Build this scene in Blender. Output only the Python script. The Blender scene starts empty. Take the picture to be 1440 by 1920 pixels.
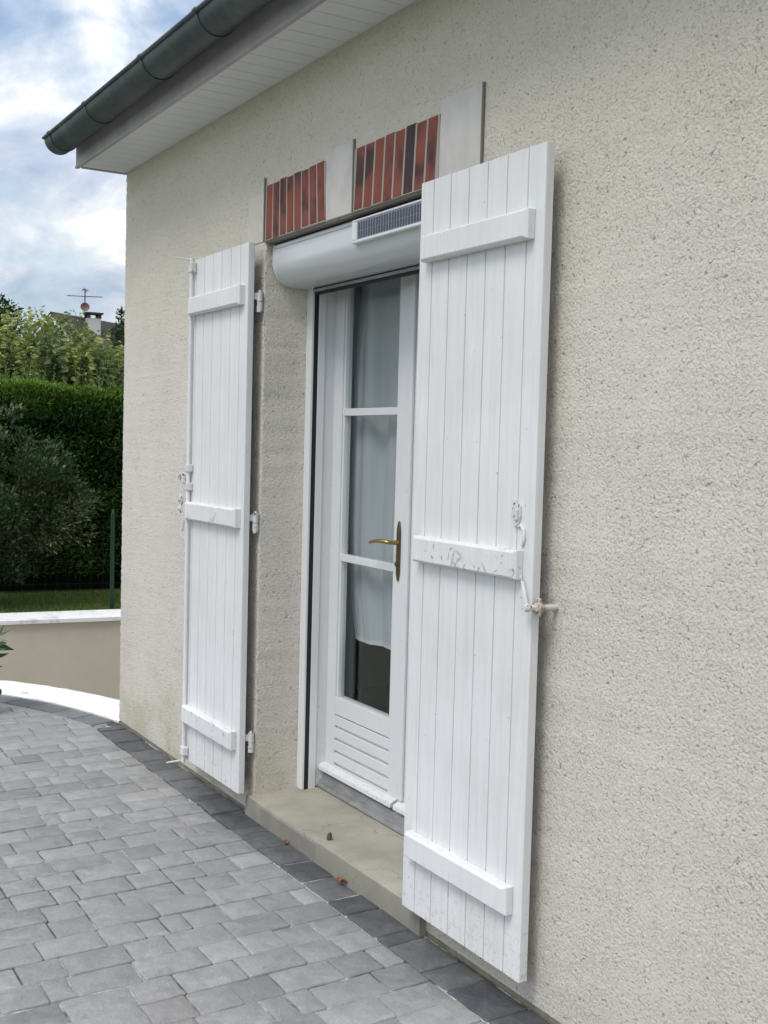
import bpy, bmesh, math, random
import numpy as np
from mathutils import Vector, Matrix
R_ = math.radians
random.seed(7); rng = np.random.default_rng(7)
scn = bpy.context.scene
col = scn.collection

# ------------------------------------------------------------------ camera
camd = bpy.data.cameras.new('camera'); cam = bpy.data.objects.new('camera', camd); col.objects.link(cam)
F = Vector((-0.8596109, 0.5078976, -0.0557591)); Rt = Vector((0.5072482, 0.8613987, 0.0262970)); Up = Vector((-0.0613870, 0.0056785, 0.9980979))
m3 = Matrix((Rt, Up, -F)).transposed()
cam.matrix_world = Matrix.Translation((3.63152, -1.94272, 1.50767)) @ m3.to_4x4()
camd.sensor_fit = 'VERTICAL'; camd.sensor_height = 24; camd.lens = 24 * 2185.3 / 1920
camd.clip_start = 0.05; camd.clip_end = 3000
scn.camera = cam
scn.render.resolution_x = 768; scn.render.resolution_y = 1024

# ------------------------------------------------------------------ world and sun
SUN_EL, SUN_AZ = 55, 158      # azimuth: direction the light comes from, clockwise from +y
w = bpy.data.worlds.new('World'); scn.world = w; w.use_nodes = True
nt = w.node_tree; nt.nodes.clear()
def N(nt, t, **k):
    n = nt.nodes.new(t)
    for a, b in k.items():
        if a[0] == 'i' and a[1:].isdigit(): n.inputs[int(a[1:])].default_value = b
        else: setattr(n, a, b)
    return n
def ramp(nt, stops, fac=None, interp='LINEAR'):
    n = nt.nodes.new('ShaderNodeValToRGB'); cr = n.color_ramp; cr.interpolation = interp
    while len(cr.elements) < len(stops): cr.elements.new(0.5)
    for e, (p, c) in zip(cr.elements, stops):
        e.position = p; e.color = (c, c, c, 1) if isinstance(c, (int, float)) else (*c, 1)
    if fac is not None: nt.links.new(fac, n.inputs[0])
    return n
out = N(nt, 'ShaderNodeOutputWorld')
sky = N(nt, 'ShaderNodeTexSky', sky_type='NISHITA', sun_disc=False, sun_elevation=R_(SUN_EL), sun_rotation=R_(SUN_AZ))
sky.air_density = 1.2; sky.dust_density = 1.5
tc = N(nt, 'ShaderNodeTexCoord'); sx = N(nt, 'ShaderNodeSeparateXYZ'); nt.links.new(tc.outputs['Generated'], sx.inputs[0])
za = N(nt, 'ShaderNodeMath', operation='ADD', i1=0.48); nt.links.new(sx.outputs['Z'], za.inputs[0])
zm = N(nt, 'ShaderNodeMath', operation='MAXIMUM', i1=0.05); nt.links.new(za.outputs[0], zm.inputs[0])
dx = N(nt, 'ShaderNodeMath', operation='DIVIDE'); dy = N(nt, 'ShaderNodeMath', operation='DIVIDE')
nt.links.new(sx.outputs['X'], dx.inputs[0]); nt.links.new(zm.outputs[0], dx.inputs[1])
nt.links.new(sx.outputs['Y'], dy.inputs[0]); nt.links.new(zm.outputs[0], dy.inputs[1])
cx = N(nt, 'ShaderNodeCombineXYZ'); nt.links.new(dx.outputs[0], cx.inputs[0]); nt.links.new(dy.outputs[0], cx.inputs[1])
CLOUD_OFF = (3.1, 1.7, 0.0)
mp = N(nt, 'ShaderNodeMapping'); mp.inputs['Location'].default_value = CLOUD_OFF; nt.links.new(cx.outputs[0], mp.inputs[0])
n1 = N(nt, 'ShaderNodeTexNoise'); n1.inputs['Scale'].default_value = 3.2; n1.inputs['Detail'].default_value = 9; n1.inputs['Roughness'].default_value = 0.55; n1.inputs['Distortion'].default_value = 0.25
nt.links.new(mp.outputs[0], n1.inputs['Vector'])
n2 = N(nt, 'ShaderNodeTexNoise'); n2.inputs['Scale'].default_value = 4.6; n2.inputs['Detail'].default_value = 10; n2.inputs['Roughness'].default_value = 0.58; n2.inputs['Distortion'].default_value = 0.3
mp2 = N(nt, 'ShaderNodeMapping'); mp2.inputs['Location'].default_value = (7.3, 2.2, 1.0); nt.links.new(cx.outputs[0], mp2.inputs[0]); nt.links.new(mp2.outputs[0], n2.inputs['Vector'])
mask = ramp(nt, [(0.38, 0.10), (0.52, 1.0)], n1.outputs[0])
ccol = ramp(nt, [(0.36, (0.45, 0.56, 0.74)), (0.45, (0.66, 0.74, 0.88)), (0.54, (0.96, 0.99, 1.03)), (0.62, (1.30, 1.30, 1.30))], n2.outputs[0])
b1 = N(nt, 'ShaderNodeBackground'); b1.inputs[1].default_value = 0.12; nt.links.new(sky.outputs[0], b1.inputs[0])
b2 = N(nt, 'ShaderNodeBackground'); b2.inputs[1].default_value = 1.0; el = N(nt, 'ShaderNodeMapRange'); el.inputs[1].default_value = 0.0; el.inputs[2].default_value = 0.75; el.inputs[3].default_value = 0.56; el.inputs[4].default_value = 1.15; nt.links.new(sx.outputs['Z'], el.inputs[0]); nt.links.new(el.outputs[0], b2.inputs[1]); nt.links.new(ccol.outputs[0], b2.inputs[0])
mx = N(nt, 'ShaderNodeMixShader'); nt.links.new(mask.outputs[0], mx.inputs[0]); nt.links.new(b1.outputs[0], mx.inputs[1]); nt.links.new(b2.outputs[0], mx.inputs[2])
nt.links.new(mx.outputs[0], out.inputs[0])
sund = bpy.data.lights.new('sun', 'SUN'); sund.energy = 1.1; sund.angle = R_(22); sund.color = (1, 0.96, 0.9)
sun = bpy.data.objects.new('sun', sund); col.objects.link(sun)
sd = Vector((math.sin(R_(SUN_AZ)) * math.cos(R_(SUN_EL)), math.cos(R_(SUN_AZ)) * math.cos(R_(SUN_EL)), math.sin(R_(SUN_EL))))
sun.rotation_euler = sd.to_track_quat('Z', 'Y').to_euler(); sun.location = sd * 30
vs = scn.view_settings; vs.view_transform = 'Standard'; vs.look = 'None'; vs.exposure = 0.47; vs.gamma = 1

# ------------------------------------------------------------------ object helpers
def tag(o, label=None, cat=None, group=None, kind=None):
    if label: o['label'] = label
    if cat: o['category'] = cat
    if group: o['group'] = group
    if kind: o['kind'] = kind
    return o
def empty(name, loc=(0, 0, 0)):
    o = bpy.data.objects.new(name, None); o.location = loc; o.empty_display_size = 0.2; col.objects.link(o); return o
class MB:
    """collects faces; build() links them as one mesh object (world coordinates)"""
    def __init__(s): s.v = []; s.f = []; s.m = []
    def add(s, vs, fs, mi=0):
        b = len(s.v); s.v += [tuple(v) for v in vs]; s.f += [tuple(b + i for i in f) for f in fs]; s.m += [mi] * len(fs); return s
    def box(s, x0, x1, y0, y1, z0, z1, mi=0):
        v = [(x0, y0, z0), (x1, y0, z0), (x1, y1, z0), (x0, y1, z0), (x0, y0, z1), (x1, y0, z1), (x1, y1, z1), (x0, y1, z1)]
        return s.add(v, [(0, 3, 2, 1), (4, 5, 6, 7), (0, 1, 5, 4), (1, 2, 6, 5), (2, 3, 7, 6), (3, 0, 4, 7)], mi)
    def prism(s, poly, a, b, mi=0, cap=True):
        """poly: list of points; a,b: functions mapping 2D point to 3D at both ends"""
        n = len(poly); v = [a(p) for p in poly] + [b(p) for p in poly]
        f = [(i, (i + 1) % n, n + (i + 1) % n, n + i) for i in range(n)]
        if cap: f += [tuple(range(n))[::-1], tuple(range(n, 2 * n))]
        return s.add(v, f, mi)
    def tube(s, pts, r, seg=10, mi=0, cap=True):
        pts = [Vector(p) for p in pts]; n = len(pts); rs = r if isinstance(r, (list, tuple)) else [r] * n
        v = []; prev = None
        for i, p in enumerate(pts):
            t = (pts[min(i + 1, n - 1)] - pts[max(i - 1, 0)]).normalized()
            if prev is None:
                a = t.orthogonal().normalized()
            else:
                a = (prev - t * prev.dot(t)); a = a.normalized() if a.length > 1e-6 else t.orthogonal().normalized()
            prev = a; b = t.cross(a)
            for k in range(seg):
                th = 2 * math.pi * k / seg; v.append(p + (a * math.cos(th) + b * math.sin(th)) * rs[i])
        f = []
        for i in range(n - 1):
            for k in range(seg):
                k2 = (k + 1) % seg; f.append((i * seg + k, i * seg + k2, (i + 1) * seg + k2, (i + 1) * seg + k))
        if cap: f += [tuple(range(seg))[::-1], tuple(range((n - 1) * seg, n * seg))]
        return s.add(v, f, mi)
    def build(s, name, mats, parent=None, smooth=False, bevel=0, seg=2, ang=35):
        me = bpy.data.meshes.new(name); me.from_pydata(s.v, [], s.f)
        for m in (mats if isinstance(mats, (list, tuple)) else [mats]): me.materials.append(m)
        me.polygons.foreach_set('material_index', s.m)
        bm = bmesh.new(); bm.from_mesh(me); bmesh.ops.recalc_face_normals(bm, faces=bm.faces); bm.to_mesh(me); bm.free()
        if smooth:
            me.polygons.foreach_set('use_smooth', [True] * len(me.polygons)); me.set_sharp_from_angle(angle=R_(ang))
        me.update()
        o = bpy.data.objects.new(name, me); col.objects.link(o)
        if parent: o.parent = parent; o.matrix_parent_inverse = parent.matrix_world.inverted() if False else Matrix.Translation(-Vector(abs_loc(parent)))
        if bevel:
            b = o.modifiers.new('bevel', 'BEVEL'); b.width = bevel; b.segments = seg; b.limit_method = 'ANGLE'; b.angle_limit = R_(40)
        return o
def abs_loc(o):
    v = Vector((0, 0, 0))
    while o is not None:
        v += Vector(o.location) + o.matrix_parent_inverse.to_translation() if o.parent else Vector(o.location); o = o.parent
    return v

# ------------------------------------------------------------------ material helpers
def mat(name, base=(0.5, 0.5, 0.5), rough=0.6, metallic=0.0, spec=0.5):
    m = bpy.data.materials.new(name); m.use_nodes = True; nt = m.node_tree
    p = nt.nodes['Principled BSDF']; p.inputs['Base Color'].default_value = (*base, 1); p.inputs['Roughness'].default_value = rough
    p.inputs['Metallic'].default_value = metallic; p.inputs['Specular IOR Level'].default_value = spec
    return m, nt, p
def noise(nt, scale, detail=4, rough=0.5, vec=None, dist=0.0, stretch=None):
    n = nt.nodes.new('ShaderNodeTexNoise'); n.inputs['Scale'].default_value = scale; n.inputs['Detail'].default_value = detail
    n.inputs['Roughness'].default_value = rough; n.inputs['Distortion'].default_value = dist
    if vec is None:
        vec = geo(nt)
    if stretch:
        mp = nt.nodes.new('ShaderNodeMapping'); mp.inputs['Scale'].default_value = stretch; nt.links.new(vec, mp.inputs[0]); vec = mp.outputs[0]
    nt.links.new(vec, n.inputs['Vector']); return n
def geo(nt):
    for n in nt.nodes:
        if n.type == 'NEW_GEOMETRY': return n.outputs['Position']
    return nt.nodes.new('ShaderNodeNewGeometry').outputs['Position']
def mixc(nt, fac, a, b, mode='MIX'):
    n = nt.nodes.new('ShaderNodeMix'); n.data_type = 'RGBA'; n.blend_type = mode
    for k, v in ((0, fac), (6, a), (7, b)):
        if hasattr(v, 'default_value') or hasattr(v, 'is_output'): nt.links.new(v, n.inputs[k])
        elif k == 0: n.inputs[0].default_value = v
        else: n.inputs[k].default_value = (*v, 1)
    return n.outputs[2]
def mth(nt, op, a, b=0.0, clamp=False):
    n = nt.nodes.new('ShaderNodeMath'); n.operation = op; n.use_clamp = clamp
    for k, v in ((0, a), (1, b)):
        if hasattr(v, 'is_output'): nt.links.new(v, n.inputs[k])
        else: n.inputs[k].default_value = v
    return n.outputs[0]
def bump(nt, p, h, dist, strength=1.0, prev=None):
    b = nt.nodes.new('ShaderNodeBump'); b.inputs['Strength'].default_value = strength; b.inputs['Distance'].default_value = dist
    nt.links.new(h, b.inputs['Height'])
    if prev is not None: nt.links.new(prev, b.inputs['Normal'])
    nt.links.new(b.outputs[0], p.inputs['Normal']); return b.outputs[0]
def sep(nt, v):
    s = nt.nodes.new('ShaderNodeSeparateXYZ'); nt.links.new(v, s.inputs[0]); return s.outputs

# stucco: gritty roughcast, pits and grains 3-8 mm
M = {}
m, nt_, p = mat('roughcast', rough=0.92, spec=0.2); M['stucco'] = m
g = geo(nt_); z = sep(nt_, g)[2]
big = noise(nt_, 1.3, 5, 0.6); mid = noise(nt_, 9, 4, 0.6); rot = nt_.nodes.new('ShaderNodeMapping'); rot.inputs['Rotation'].default_value = (0.62, 0.48, 0.37); nt_.links.new(geo(nt_), rot.inputs[0]); rv = rot.outputs[0]; grit = noise(nt_, 160, 4, 0.62, dist=0.12, vec=rv); grit2 = noise(nt_, 70, 2, 0.5, dist=0.2, vec=rv)
hue = ramp(nt_, [(0.0, (0.62, 0.58, 0.51)), (0.45, (0.71, 0.665, 0.60)), (1.0, (0.685, 0.645, 0.53))], mth(nt_, 'ADD', mth(nt_, 'MULTIPLY', z, 0.34), mth(nt_, 'MULTIPLY', mth(nt_, 'SUBTRACT', big.outputs[0], 0.5), 0.35)))
c = mixc(nt_, ramp(nt_, [(0.35, 0.0), (0.7, 0.35)], big.outputs[0]).outputs[0], hue.outputs[0], (0.735, 0.695, 0.64))
c = mixc(nt_, ramp(nt_, [(0.42, 0.0), (0.75, 0.22)], mid.outputs[0]).outputs[0], c, (0.56, 0.52, 0.43))
low = mth(nt_, 'MULTIPLY', ramp(nt_, [(0.0, 1.0), (0.55, 0.0)], z).outputs[0], ramp(nt_, [(0.45, 0.0), (0.62, 0.75)], noise(nt_, 4.5, 5, 0.65).outputs[0]).outputs[0])
low = mth(nt_, 'MULTIPLY', low, mth(nt_, 'LESS_THAN', sep(nt_, g)[0], -.3)); c = mixc(nt_, low, c, (0.52, 0.49, 0.33))
pit = ramp(nt_, [(0.27, 0.8), (0.36, 0.35), (0.44, 0.0)], grit.outputs[0])
c = mixc(nt_, pit.outputs[0], c, (0.28, 0.26, 0.21))
nt_.links.new(c, p.inputs['Base Color'])
pit2 = noise(nt_, 78, 2, 0.5, dist=0.3, vec=rv)
c = mixc(nt_, ramp(nt_, [(0.27, 0.6), (0.34, 0.0)], pit2.outputs[0]).outputs[0], c, (0.26, 0.24, 0.19)); nt_.links.new(c, p.inputs['Base Color'])
vo = nt_.nodes.new('ShaderNodeTexVoronoi'); vo.inputs['Scale'].default_value = 105; nt_.links.new(geo(nt_), vo.inputs['Vector'])
h = mth(nt_, 'ADD', mth(nt_, 'MULTIPLY', ramp(nt_, [(0.26, 0.0), (0.52, 0.75), (0.78, 1.0)], grit.outputs[0]).outputs[0], 1.0), mth(nt_, 'SUBTRACT', mth(nt_, 'MULTIPLY', ramp(nt_, [(0.25, 0.0), (0.4, 1.0)], pit2.outputs[0]).outputs[0], 1.0), mth(nt_, 'MULTIPLY', vo.outputs['Distance'], 0.7)))
trw = noise(nt_, 2.4, 3, .6); h = mth(nt_, 'MULTIPLY', h, ramp(nt_, [(0.35, 0.75), (0.65, 1.15)], trw.outputs[0]).outputs[0]); bump(nt_, p, h, 0.0031, 0.85)

m, nt_, p = mat('plinth_mortar', rough=0.9, spec=0.2); M['plinth'] = m
n = noise(nt_, 14, 6, 0.65); nt_.links.new(ramp(nt_, [(0.3, (0.16, 0.15, 0.11)), (0.55, (0.27, 0.255, 0.20)), (0.75, (0.36, 0.345, 0.29))], n.outputs[0]).outputs[0], p.inputs['Base Color'])
bump(nt_, p, noise(nt_, 60, 4).outputs[0], 0.004, 0.7)

m, nt_, p = mat('step_concrete', rough=0.85, spec=0.25); M['step'] = m
z = sep(nt_, geo(nt_))
n = noise(nt_, 3.5, 6, 0.6); c = ramp(nt_, [(0.3, (0.25, 0.238, 0.198)), (0.5, (0.325, 0.306, 0.25)), (0.7, (0.40, 0.378, 0.322))], n.outputs[0]).outputs[0]
edge = noise(nt_, 7, 4, 0.7)
ef = mth(nt_, 'MULTIPLY', ramp(nt_, [(0.0, 0.0), (0.5, 0.0), (1.0, 1.0)], mth(nt_, 'SUBTRACT', 0.62, mth(nt_, 'MULTIPLY', mth(nt_, 'ABSOLUTE', mth(nt_, 'ADD', z[1], 0.0)), 9))).outputs[0], ramp(nt_, [(0.4, 0), (0.6, 0.7)], edge.outputs[0]).outputs[0])
c = mixc(nt_, ef, c, (0.44, 0.41, 0.32))
vf = noise(nt_, 2.0, 4, .6); c = mixc(nt_, mth(nt_, 'MULTIPLY', mth(nt_, 'LESS_THAN', z[1], -0.0195), ramp(nt_, [(0.3, .35), (0.7, .75)], vf.outputs[0]).outputs[0]), c, (0.17, 0.165, 0.145))  # front face coloured darker, standing in for the shade on it
wv = nt_.nodes.new('ShaderNodeTexVoronoi'); wv.feature = 'DISTANCE_TO_EDGE'; wv.inputs['Scale'].default_value = 1.7
dv = nt_.nodes.new('ShaderNodeVectorMath'); dv.operation = 'ADD'; nz = noise(nt_, 5, 5, 0.6); sc = nt_.nodes.new('ShaderNodeVectorMath'); sc.operation = 'SCALE'; sc.inputs['Scale'].default_value = 0.35
nt_.links.new(nz.outputs['Color'], sc.inputs[0]); nt_.links.new(geo(nt_), dv.inputs[0]); nt_.links.new(sc.outputs[0], dv.inputs[1]); nt_.links.new(dv.outputs[0], wv.inputs['Vector'])
crk = ramp(nt_, [(0.0, 0.55), (0.006, 0.0)], wv.outputs['Distance']); c = mixc(nt_, crk.outputs[0], c, (0.10, 0.10, 0.09))
spk = ramp(nt_, [(0.70, 0.0), (0.74, 0.8)], noise(nt_, 70, 2).outputs[0]); c = mixc(nt_, spk.outputs[0], c, (0.14, 0.13, 0.11))
nt_.links.new(c, p.inputs['Base Color']); bump(nt_, p, noise(nt_, 45, 6, 0.6).outputs[0], 0.002, 0.6)

def paint(name, base, dirt=(0.45, 0.44, 0.42), amt=0.25, rough=0.45, grain=(60, 60, 3), chip=0.0):
    m, nt_, p = mat(name, rough=rough, spec=0.4)
    n = noise(nt_, 3.0, 5, 0.6); c = mixc(nt_, ramp(nt_, [(0.35, 0.0), (0.8, amt)], n.outputs[0]).outputs[0], base, dirt)
    st = noise(nt_, 1.0, 5, 0.6, stretch=grain)
    c = mixc(nt_, ramp(nt_, [(0.45, 0.0), (0.85, amt)], st.outputs[0]).outputs[0], c, dirt)
    sp = noise(nt_, 40, 3, 0.6); c = mixc(nt_, ramp(nt_, [(0.715, 0.0), (0.745, 0.65)], sp.outputs[0]).outputs[0], c, (0.33, 0.33, 0.32))
    zz = sep(nt_, geo(nt_))[2]
    lowd = mth(nt_, 'MULTIPLY', ramp(nt_, [(0.05, 1.0), (0.36, 0.0)], zz).outputs[0], ramp(nt_, [(0.56, 0.0), (0.64, 0.6)], noise(nt_, 55, 4, 0.7).outputs[0]).outputs[0])
    c = mixc(nt_, lowd, c, (0.36, 0.33, 0.28))
    fl = noise(nt_, 2.2, 4, .6, stretch=(9, 9, 1)); c = mixc(nt_, ramp(nt_, [(0.52, 0.0), (0.75, amt * .6)], fl.outputs[0]).outputs[0], c, (0.60, 0.62, 0.66))
    nt_.links.new(c, p.inputs['Base Color'])
    hb = bump(nt_, p, st.outputs[0], 0.003, 0.7)
    bump(nt_, p, sp.outputs[0], 0.0012, 0.3, hb)
    return m
M['shutter'] = paint('white_shutter_paint', (0.775, 0.78, 0.78), amt=0.30)
# old flaking paint on battens: raised islands
m = paint('flaking_white_paint', (0.76, 0.765, 0.765), amt=0.3, rough=0.5); M['flake'] = m
nt_ = m.node_tree; p = nt_.nodes['Principled BSDF']; lk = p.inputs['Base Color'].links[0].from_socket
v1 = noise(nt_, 26, 5, 0.7, dist=1.5); msk = mth(nt_, 'MULTIPLY', ramp(nt_, [(0.60, 0), (0.625, 1)], v1.outputs[0]).outputs[0], ramp(nt_, [(0.48, 0), (0.55, 1)], noise(nt_, 7, 2).outputs[0]).outputs[0])
nt_.links.new(mixc(nt_, mth(nt_, 'MULTIPLY', msk, 0.55), lk, (0.50, 0.46, 0.42)), p.inputs['Base Color'])
bump(nt_, p, msk, 0.004, 1.0)
M['pvc'] = paint('white_window_pvc', (0.70, 0.71, 0.72), amt=0.12, rough=0.35)
M['alu_white'] = mat('white_lacquered_aluminium', (0.66, 0.68, 0.69), 0.22, 0.0, 0.6)[0]
M['rail_white'] = mat('white_lacquered_rail', (0.74, 0.75, 0.75), 0.4)[0]
M['rubber'] = mat('black_rubber', (0.012, 0.014, 0.018), 0.6)[0]
m, nt_, p = mat('painted_iron', rough=0.5, spec=0.4); M['iron'] = m
n = noise(nt_, 60, 4, 0.6); c = ramp(nt_, [(0.0, (0.62, 0.61, 0.60)), (0.60, (0.64, 0.63, 0.62)), (0.64, (0.10, 0.09, 0.085)), (1, (0.07, 0.06, 0.06))], n.outputs[0]); nt_.links.new(c.outputs[0], p.inputs['Base Color']); bump(nt_, p, n.outputs[0], 0.002, 0.5)
m, nt_, p = mat('rusty_iron', rough=0.8, spec=0.3); M['rust'] = m
n = noise(nt_, 90, 4, 0.6); c = ramp(nt_, [(0.46, (0.60, 0.56, 0.52)), (0.56, (0.34, 0.22, 0.15)), (0.7, (0.14, 0.08, 0.06))], n.outputs[0]); nt_.links.new(c.outputs[0], p.inputs['Base Color']); bump(nt_, p, n.outputs[0], 0.002, 0.6)
m, nt_, p = mat('brass', (0.42, 0.29, 0.11), 0.28, 1.0); M['brass'] = m
m, nt_, p = mat('dark_bronze_plate', (0.16, 0.13, 0.07), 0.35, 0.9); M['plate'] = m
m, nt_, p = mat('threshold_aluminium', (0.40, 0.41, 0.42), 0.45, 0.6); M['alu'] = m
nt_.links.new(ramp(nt_, [(0.3, (0.28, 0.28, 0.28)), (0.7, (0.48, 0.49, 0.50))], noise(nt_, 30, 5, 0.7, stretch=(0.4, 1, 1)).outputs[0]).outputs[0], p.inputs['Base Color'])
m, nt_, p = mat('weathered_zinc', (0.1, 0.12, 0.12), 0.5, 0.35, 0.5); M['zinc'] = m
n = noise(nt_, 5, 6, 0.65); nt_.links.new(ramp(nt_, [(0.3, (0.045, 0.062, 0.062)), (0.55, (0.085, 0.112, 0.110)), (0.75, (0.15, 0.175, 0.165))], n.outputs[0]).outputs[0], p.inputs['Base Color'])
bump(nt_, p, noise(nt_, 18, 4).outputs[0], 0.003, 0.3)
m, nt_, p = mat('soffit_pvc', (0.70, 0.71, 0.70), 0.45); M['soffit'] = m
m, nt_, p = mat('fascia_paint', (0.52, 0.51, 0.52), 0.5); M['fascia'] = m
nt_.links.new(ramp(nt_, [(0.3, (0.34, 0.32, 0.32)), (0.7, (0.44, 0.42, 0.42))], noise(nt_, 6, 5, 0.6).outputs[0]).outputs[0], p.inputs['Base Color'])
m, nt_, p = mat('clay_tile', rough=0.85, spec=0.2); M['tile'] = m
nt_.links.new(ramp(nt_, [(0.3, (0.07, 0.045, 0.035)), (0.6, (0.15, 0.085, 0.06)), (0.8, (0.22, 0.14, 0.10))], noise(nt_, 8, 5, 0.6).outputs[0]).outputs[0], p.inputs['Base Color'])
# brick with dark burnt patches
m, nt_, p = mat('brick', rough=0.75, spec=0.3); M['brick'] = m
at = nt_.nodes.new('ShaderNodeAttribute'); at.attribute_name = 'tint'
vec = nt_.nodes.new('ShaderNodeVectorMath'); vec.operation = 'ADD'; sc = nt_.nodes.new('ShaderNodeVectorMath'); sc.operation = 'SCALE'; sc.inputs['Scale'].default_value = 9.0
nt_.links.new(at.outputs['Color'], sc.inputs[0]); nt_.links.new(geo(nt_), vec.inputs[0]); nt_.links.new(sc.outputs[0], vec.inputs[1])
bn = noise(nt_, 7.5, 2, 0.5, vec=vec.outputs[0])
c = ramp(nt_, [(0.40, (0.27, 0.082, 0.055)), (0.52, (0.225, 0.070, 0.050)), (0.64, (0.075, 0.040, 0.038)), (1, (0.055, 0.033, 0.033))], bn.outputs[0]).outputs[0]
dk = sep(nt_, at.outputs['Color'])
c = mixc(nt_, mth(nt_, 'GREATER_THAN', dk[1], 0.93), c, (0.060, 0.038, 0.038))
c = mixc(nt_, ramp(nt_, [(0.6, 0), (0.8, 0.4)], noise(nt_, 30, 5, 0.7).outputs[0]).outputs[0], c, (0.32, 0.13, 0.09))
nt_.links.new(c, p.inputs['Base Color']); bump(nt_, p, noise(nt_, 120, 4, .7).outputs[0], 0.0022, 0.8)
m, nt_, p = mat('brick_mortar', (0.40, 0.375, 0.33), 0.95, spec=0.1); M['mortar'] = m
bump(nt_, p, noise(nt_, 150, 3).outputs[0], 0.002, 0.6)
m, nt_, p = mat('cut_stone', rough=0.85, spec=0.2); M['stone'] = m
n = noise(nt_, 9, 6, 0.6, stretch=(1, 1, 0.6)); nt_.links.new(ramp(nt_, [(0.3, (0.54, 0.51, 0.475)), (0.55, (0.64, 0.615, 0.58)), (0.8, (0.69, 0.67, 0.635))], n.outputs[0]).outputs[0], p.inputs['Base Color']); bump(nt_, p, noise(nt_, 90, 5, 0.6).outputs[0], 0.001, 0.4)
m, nt_, p = mat('thin_render_over_stone', rough=0.9, spec=0.2); M['veil'] = m
nt_.links.new(ramp(nt_, [(0.3, (0.58, 0.545, 0.47)), (0.7, (0.67, 0.635, 0.565))], noise(nt_, 12, 6, 0.65).outputs[0]).outputs[0], p.inputs['Base Color']); bump(nt_, p, noise(nt_, 120, 4, .6).outputs[0], 0.002, 0.6)
m, nt_, p = mat('weathered_strip', (0.20, 0.18, 0.155), 0.7); M['strip'] = m
# paving
m, nt_, p = mat('concrete_pavers', rough=0.44, spec=0.55); M['paver'] = m
at = nt_.nodes.new('ShaderNodeAttribute'); at.attribute_name = 'tint'
vec = nt_.nodes.new('ShaderNodeVectorMath'); vec.operation = 'ADD'; sc = nt_.nodes.new('ShaderNodeVectorMath'); sc.operation = 'SCALE'; sc.inputs['Scale'].default_value = 13.0
nt_.links.new(at.outputs['Color'], sc.inputs[0]); nt_.links.new(geo(nt_), vec.inputs[0]); nt_.links.new(sc.outputs[0], vec.inputs[1])
pn = noise(nt_, 13, 8, 0.70, vec=vec.outputs[0], dist=0.6); s3 = sep(nt_, at.outputs['Color'])
dark = ramp(nt_, [(0.25, (0.035, 0.039, 0.045)), (0.55, (0.072, 0.078, 0.088)), (0.8, (0.13, 0.137, 0.148))], pn.outputs[0])
lite = ramp(nt_, [(0.25, (0.265, 0.262, 0.256)), (0.5, (0.382, 0.378, 0.370)), (0.78, (0.52, 0.515, 0.50))], pn.outputs[0])
c = mixc(nt_, s3[1], dark.outputs[0], lite.outputs[0])
c = mixc(nt_, mth(nt_, 'MULTIPLY', ramp(nt_, [(0.74, 0.0), (1.0, 0.45)], s3[0]).outputs[0], ramp(nt_, [(0.35, 0.4), (0.65, 1.0)], pn.outputs[0]).outputs[0]), c, (0.25, 0.215, 0.205))
c = mixc(nt_, ramp(nt_, [(0.1, 0.25), (0.35, 0.0)], s3[2]).outputs[0], c, (0.17, 0.19, 0.19))
scm = mth(nt_, 'ADD', mth(nt_, 'MULTIPLY', s3[1], .75), .25); scf = noise(nt_, 30, 7, 0.72, vec=vec.outputs[0], dist=1.2); c = mixc(nt_, mth(nt_, 'MULTIPLY', scm, ramp(nt_, [(0.58, 0.0), (0.72, 0.5)], scf.outputs[0]).outputs[0]), c, (0.48, 0.49, 0.49)); c = mixc(nt_, ramp(nt_, [(0.28, 0.45), (0.42, 0.0)], scf.outputs[0]).outputs[0], c, (0.11, 0.115, 0.12))
gr_ = noise(nt_, 240, 3, 0.6); c = mixc(nt_, ramp(nt_, [(0.32, 0.35), (0.5, 0.0)], gr_.outputs[0]).outputs[0], c, (0.12, 0.125, 0.13))
wet = noise(nt_, 1.1, 4, 0.55); c = mixc(nt_, mth(nt_, 'MULTIPLY', ramp(nt_, [(0.40, 0.0), (0.75, 0.35)], wet.outputs[0]).outputs[0], s3[1]), c, (0.44, 0.44, 0.435))
dust = noise(nt_, 2.3, 6, 0.7, dist=0.5); c = mixc(nt_, mth(nt_, 'MULTIPLY', scm, ramp(nt_, [(0.58, 0.0), (0.70, 0.5)], dust.outputs[0]).outputs[0]), c, (0.42, 0.42, 0.41))
nt_.links.new(c, p.inputs['Base Color'])
hb = bump(nt_, p, noise(nt_, 26, 6, 0.65, vec=vec.outputs[0]).outputs[0], 0.010, 0.6)
bump(nt_, p, noise(nt_, 130, 4, 0.65).outputs[0], 0.0028, 0.7, hb)
m, nt_, p = mat('joint_sand', rough=0.95, spec=0.1); M['joint'] = m
n = noise(nt_, 2.6, 5, 0.65); n2 = noise(nt_, 80, 3)
c = mixc(nt_, ramp(nt_, [(0.46, 0.0), (0.54, 1.0)], n.outputs[0]).outputs[0], (0.080, 0.078, 0.072), (0.55, 0.54, 0.51))
c = mixc(nt_, ramp(nt_, [(0.4, 0.0), (0.7, 0.6)], n2.outputs[0]).outputs[0], c, (0.12, 0.11, 0.10))
nt_.links.new(c, p.inputs['Base Color']); bump(nt_, p, n2.outputs[0], 0.004, 0.8)
m, nt_, p = mat('white_kerb_paint', rough=0.6); M['kerb'] = m
n = noise(nt_, 5, 6, 0.7, dist=0.8); nt_.links.new(ramp(nt_, [(0.62, (0.86, 0.86, 0.86)), (0.66, (0.42, 0.40, 0.37)), (1, (0.35, 0.33, 0.30))], n.outputs[0]).outputs[0], p.inputs['Base Color']); bump(nt_, p, noise(nt_, 25, 5).outputs[0], 0.006, 0.5)
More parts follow.
